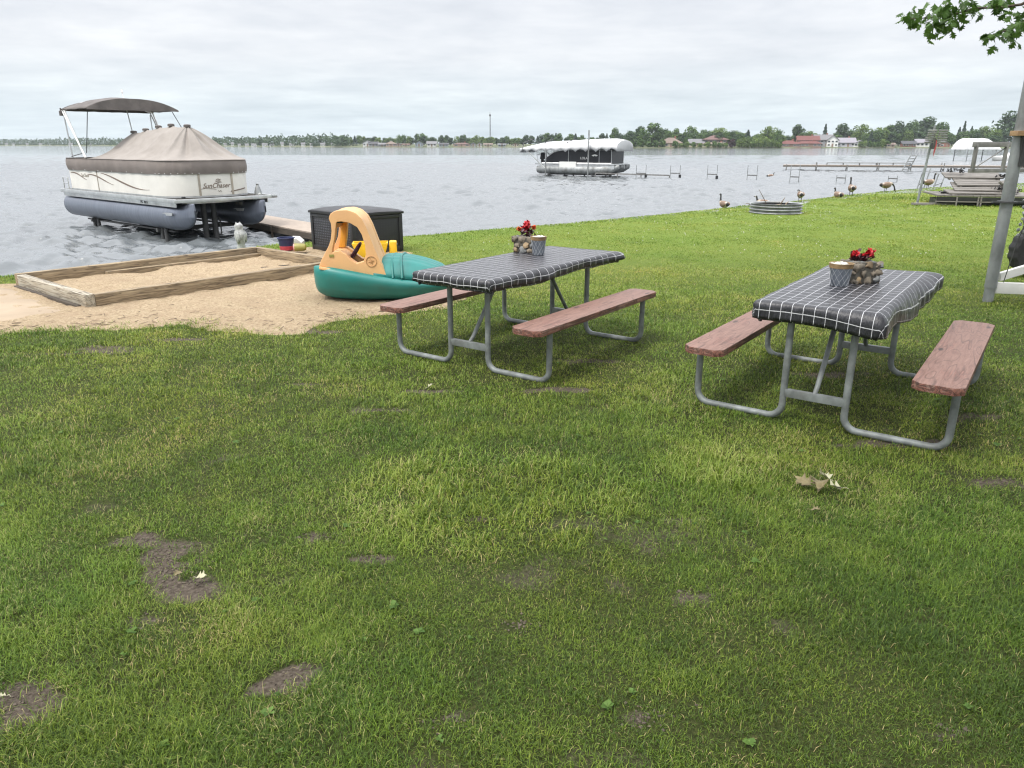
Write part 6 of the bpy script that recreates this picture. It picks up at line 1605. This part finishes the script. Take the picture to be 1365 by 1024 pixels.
# ================================================================== maple beside the lawn: trunk out of frame to the right, one branch hangs in view
def in_view(p, m=1.06):
    v = p - Vector((0, 0, EYE)); dep = v.y * math.cos(PITCH) - v.z * math.sin(PITCH)
    if dep < .3: return False
    up = v.y * math.sin(PITCH) + v.z * math.cos(PITCH)
    return abs(v.x / dep) < .6825 * m and up / dep < .512 * m
def maple():
    q = random.Random(21); base = Vector((8.6, 2.6, 0))
    t = thing('maple_tree', 'maple tree at the right whose leafy branch hangs into view', 'tree', base)
    b = MB(); b.tube([(0, 0, -.1), (.05, 0, .6), (.0, .1, 2.2), (-.1, .1, 4.0), (0, 0, 7.0), (.1, 0, 10)], [.36, .27, .24, .20, .12, .03], 14); b.build('trunk', 'bark', t)
    limbs = MB(); tips = []
    def limb(p, d, L, r, depth):
        pts = [Vector(p)]; dd = d.normalized()
        for k in range(4): dd = (dd + Vector((q.gauss(0, .14), q.gauss(0, .14), q.gauss(.03, .10)))).normalized(); pts.append(pts[-1] + dd * L / 4)
        if not any(in_view(base + x, 1.02) for x in pts[1:]): limbs.tube(pts, [r, r * .8, r * .6, r * .45, r * .25], 7)
        if depth:
            for k in range(4): limb(pts[1 + k % 4], dd + Vector((q.gauss(0, .8), q.gauss(0, .8), q.gauss(.1, .4))), L * .6, r * .5, depth - 1)
        else: tips.extend(pts[1:])
    for k in range(11):
        a = k * 2.4; z = 2.9 + k * .62; limb(Vector((0, 0, z)), Vector((math.cos(a), math.sin(a), .28 + .05 * k)), 3.9 - .17 * k, .10, 2)
    for a in (155, 175, 195, 215): limb(Vector((0, 0, 3.6)), Vector((math.cos(R(a)), math.sin(R(a)), .22)), 5.2, .11, 2)
    for k, a in enumerate((168, 178, 188, 198, 208, 220, 184, 203)): limb(Vector((0, 0, 4.2 + .25 * k)), Vector((math.cos(R(a)), math.sin(R(a)), .16 + .03 * k)), 8.2 - .2 * k, .12, 2)  # unseen long limbs, added so the crown shades the near lawn
    limbs.build('limbs', 'bark', t)
    LEAF = [(0, 0), (.16, -.05), (.42, -.28), (.40, -.10), (.62, -.30), (.66, -.14), (.86, -.12), (.80, -.04), (1.05, 0), (.80, .04), (.86, .12), (.66, .14), (.62, .30), (.40, .10), (.42, .28), (.16, .05)]
    LEAF = [(x, y * 1.5) for x, y in LEAF]
    cb = MB()
    def leaf(p, s, d=None):
        d = Vector((q.gauss(0, 1), q.gauss(0, 1), q.gauss(-.5, .5))).normalized() if d is None else d
        n = (Vector((0, 0, 1)) + Vector((q.gauss(0, .5), q.gauss(0, .5), 0))).normalized(); sdv = n.cross(d).normalized(); n = d.cross(sdv)
        vs = [p + d * x * s + sdv * y * s - n * (abs(y) * .25 + x * x * .12) * s for x, y in LEAF]
        cb.add(vs, [(0, 1, 2, 3, 13, 14, 15), (3, 4, 5, 6, 7, 8, 9, 10, 11, 12, 13)])
    for p in tips:
        for k in range(5):
            pp = p + Vector((q.gauss(0, .42), q.gauss(0, .42), q.gauss(0, .32)))
            if not in_view(base + pp, 1.10): leaf(pp, q.uniform(.12, .20))
    cr = cb.build('crown', 'leaf_maple', t, smooth=False, fixn=False); tint_faces(cr, 16, q)
    # the branch in view: positions are where it hangs over the lawn, about 7 m off
    cb = MB(); tw = MB()
    def at(px, py, Y): return Vector((bear(px, Y), Y, EYE + Y * (192.3 - py) / 1049.8 * 1.0)) - base
    def at2(px, py, Y):
        x = (px - 682.5) / CF; y = (512 - py) / CF; d = Vector((x, math.cos(PITCH) + y * math.sin(PITCH), -math.sin(PITCH) + y * math.cos(PITCH))); return Vector((0, 0, EYE)) + d * (Y / d.y) - base
    main = [at2(1420, -28, 6.6), at2(1362, 6, 6.8), at2(1335, 10, 6.9), at2(1300, 11, 7.0), at2(1268, 20, 7.1), at2(1235, 24, 7.15), at2(1204, 26, 7.2)]
    tw.tube([Vector((-.3, .3, 4.3)), (Vector((-.3, .3, 4.3)) + main[0]) / 2 + Vector((0, 0, .25))] + main, [.05, .04, .022, .012, .010, .008, .006, .005, .003], 6)
    sub = [at2(1420, 0, 6.5), at2(1368, 28, 6.7), at2(1350, 38, 6.75), at2(1328, 45, 6.85), at2(1318, 48, 6.9)]
    tw.tube([(Vector((-.3, .3, 4.3)) + main[0]) / 2 + Vector((0, 0, .25))] + sub, [.03, .014, .010, .007, .005, .003], 6)
    tw.build('twig', 'bark', t)
    def cluster(px, py, Y, rx, ry, n, s=.082):
        for k in range(n):
            x = px + q.gauss(0, rx); y = py + q.gauss(0, ry)
            p = at2(x, y, Y + q.gauss(0, .12)); a = q.uniform(0, 6.28)
            leaf(p, s * q.uniform(.75, 1.2), Vector((math.cos(a) * .8, math.sin(a) * .5, -.55 + q.gauss(0, .35))).normalized())
    for c in ((1203, 22, 7.2, 5, 6, 7), (1213, 24, 7.2, 6, 7, 12), (1224, 22, 7.15, 5, 6, 10), (1243, 27, 7.1, 7, 9, 22), (1256, 22, 7.1, 9, 11, 40), (1270, 24, 7.05, 8, 9, 28), (1282, 17, 7.0, 7, 7, 18), (1296, 11, 7.0, 6, 5, 14), (1262, 3, 7.0, 6, 4, 10), (1272, 10, 7.05, 5, 5, 8), (1322, 6, 6.95, 6, 5, 16), (1335, 0, 6.9, 8, 4, 16), (1310, 18, 7, 3, 2, 2), (1343, 16, 6.85, 4, 4, 6), (1292, -2, 7, 6, 3, 8),
              (1362, 14, 6.8, 5, 5, 9), (1322, 47, 6.9, 4, 4, 10), (1330, 43, 6.85, 5, 4, 10), (1344, 40, 6.8, 5, 4, 12), (1356, 34, 6.75, 5, 5, 14), (1352, 52, 6.75, 3, 3, 5), (1364, 28, 6.7, 4, 6, 12), (1325, 58, 6.85, 2, 2, 2)): cluster(*c)
    cr = cb.build('hanging_leaves', 'leaf_maple', t, smooth=False, fixn=False); tint_faces(cr, 16, q)
maple()
# ------------------------------------------------------------------ fallen leaves
def fallen(label, px, py, s, mat, seed, pose=0, group=None):
    q = random.Random(seed); p = gp(px, py); LEAF = [(0, 0), (.10, -.04), (.30, -.42), (.42, -.16), (.62, -.40), (.68, -.16), (1, 0), (.68, .16), (.62, .40), (.42, .16), (.30, .42), (.10, .04)]
    b = MB(); n = len(LEAF); vs = []
    for zoff in (0, .0015):
        for x, y in LEAF: vs.append(((x - .45) * s, y * s, .02 + zoff + (abs(y) ** 1.5 * q.uniform(.35, .8) + x * q.uniform(.0, .25)) * s * (1 + pose)))
    tri = [(0, 1, 11), (1, 2, 3), (1, 3, 9, 11), (9, 10, 11), (3, 4, 5), (3, 5, 7, 9), (7, 8, 9), (5, 6, 7)]
    b.add(vs, tri + [tuple(i + n for i in reversed(f)) for f in tri]); b.tube([(-.45 * s, 0, .022), (-.62 * s, .02 * s, .024), (-.75 * s, .06 * s, .018)], .0016, 4)
    o = b.build('fallen_leaf', mat, None, smooth=False); o.location = (p.x, p.y, gz1(p.x, p.y) + .012); o.rotation_euler = (q.uniform(-.35, .35), q.uniform(-.3, .3), q.uniform(0, 6.3)); return tag(o, label, 'fallen leaf', group)
fallen('upper pale curled leaf of the dry clump in front of the right table', 1098, 644, .085, 'dry_leaf', 1, .6)
fallen('right hand pale leaf of the dry clump in front of the right table', 1112, 658, .085, 'dry_leaf', 2, .2)
fallen('brown crumpled leaf in the middle of the dry clump', 1091, 655, .11, 'dry_leaf_brown', 3, .8)
fallen('left brown leaf of the dry clump in front of the right table', 1073, 652, .10, 'dry_leaf_brown', 5, .3)
fallen('small pinkish dry leaf just below the dry clump', 1087, 688, .05, 'dry_leaf_brown', 6)
fallen('curled tan leaf on the largest bare soil patch', 271, 777, .05, 'dry_leaf', 7, .5)
fallen('thin brown leaf on the bare soil beside the tan one', 237, 772, .04, 'dry_leaf_brown', 8)
fallen('dry leaf in the grass between the sand and the left table', 576, 519, .06, 'dry_leaf', 9)
fallen('pale fleck of leaf at the left edge bare patch', 3, 941, .03, 'dry_leaf', 10)
b = MB(); q = random.Random(77); n = 0                # bits of bark and twig on the sand
while n < 260:
    x = q.uniform(-5.2, -.7); y = q.uniform(6.6, 9.5); d = float(sand_d(np.array([x]), np.array([y]))[0])
    if d < -.05 or d > .9 or q.random() > math.exp(-max(0, d) / .28): continue
    z = gz1(x, y) + .022; a = q.uniform(0, 6.3); l = q.uniform(.012, .05); w_ = q.uniform(.002, .007)
    b.beam((x - math.cos(a) * l, y - math.sin(a) * l, z), (x + math.cos(a) * l, y + math.sin(a) * l, z + q.uniform(0, .012)), w_, w_ * .7); n += 1
o = b.build('sand_litter', 'stick', smooth=False); tag(o, 'bits of bark and twig strewn along the edge of the sand', 'litter', None, 'stuff')
b = MB(); q = random.Random(5); n = 0                 # crumbs of soil on the bare spots
while n < 900:
    bx, by, sa, sb_, k = BARE[q.randrange(len(BARE))]
    x = bx + q.gauss(0, sa * .55); y = by + q.gauss(0, sb_ * .55)
    if y > 5 or q.random() > k: n += .2; continue
    b.blob((x, y, gz1(x, y) + .001), (q.uniform(.002, .008), q.uniform(.002, .007), q.uniform(.002, .005)), .8, 1, 0, n); n += 1
o = b.build('soil_crumbs', 'soil_dark', angle=80); tag(o, 'crumbs of dark soil on the bare spots of the near lawn', 'soil', None, 'stuff')
# ------------------------------------------------------------------ lake haze
b = MB(); b.box((0, 800, 21.0), (5200, 1900, 49.0)); hz = b.build('haze', 'bark', smooth=False)
m = bpy.data.materials.new('haze'); m.use_nodes = True; nt = m.node_tree; nt.nodes.clear(); out = nt.nodes.new('ShaderNodeOutputMaterial')
pv = nt.nodes.new('ShaderNodeVolumePrincipled'); pv.inputs['Color'].default_value = (.86, .92, .97, 1); pv.inputs['Density'].default_value = .00012; pv.inputs['Anisotropy'].default_value = .2
nt.links.new(pv.outputs[0], out.inputs['Volume']); hz.data.materials.clear(); hz.data.materials.append(m); hz['kind'] = 'stuff'
hz['label'] = 'thin pale haze over the lake'
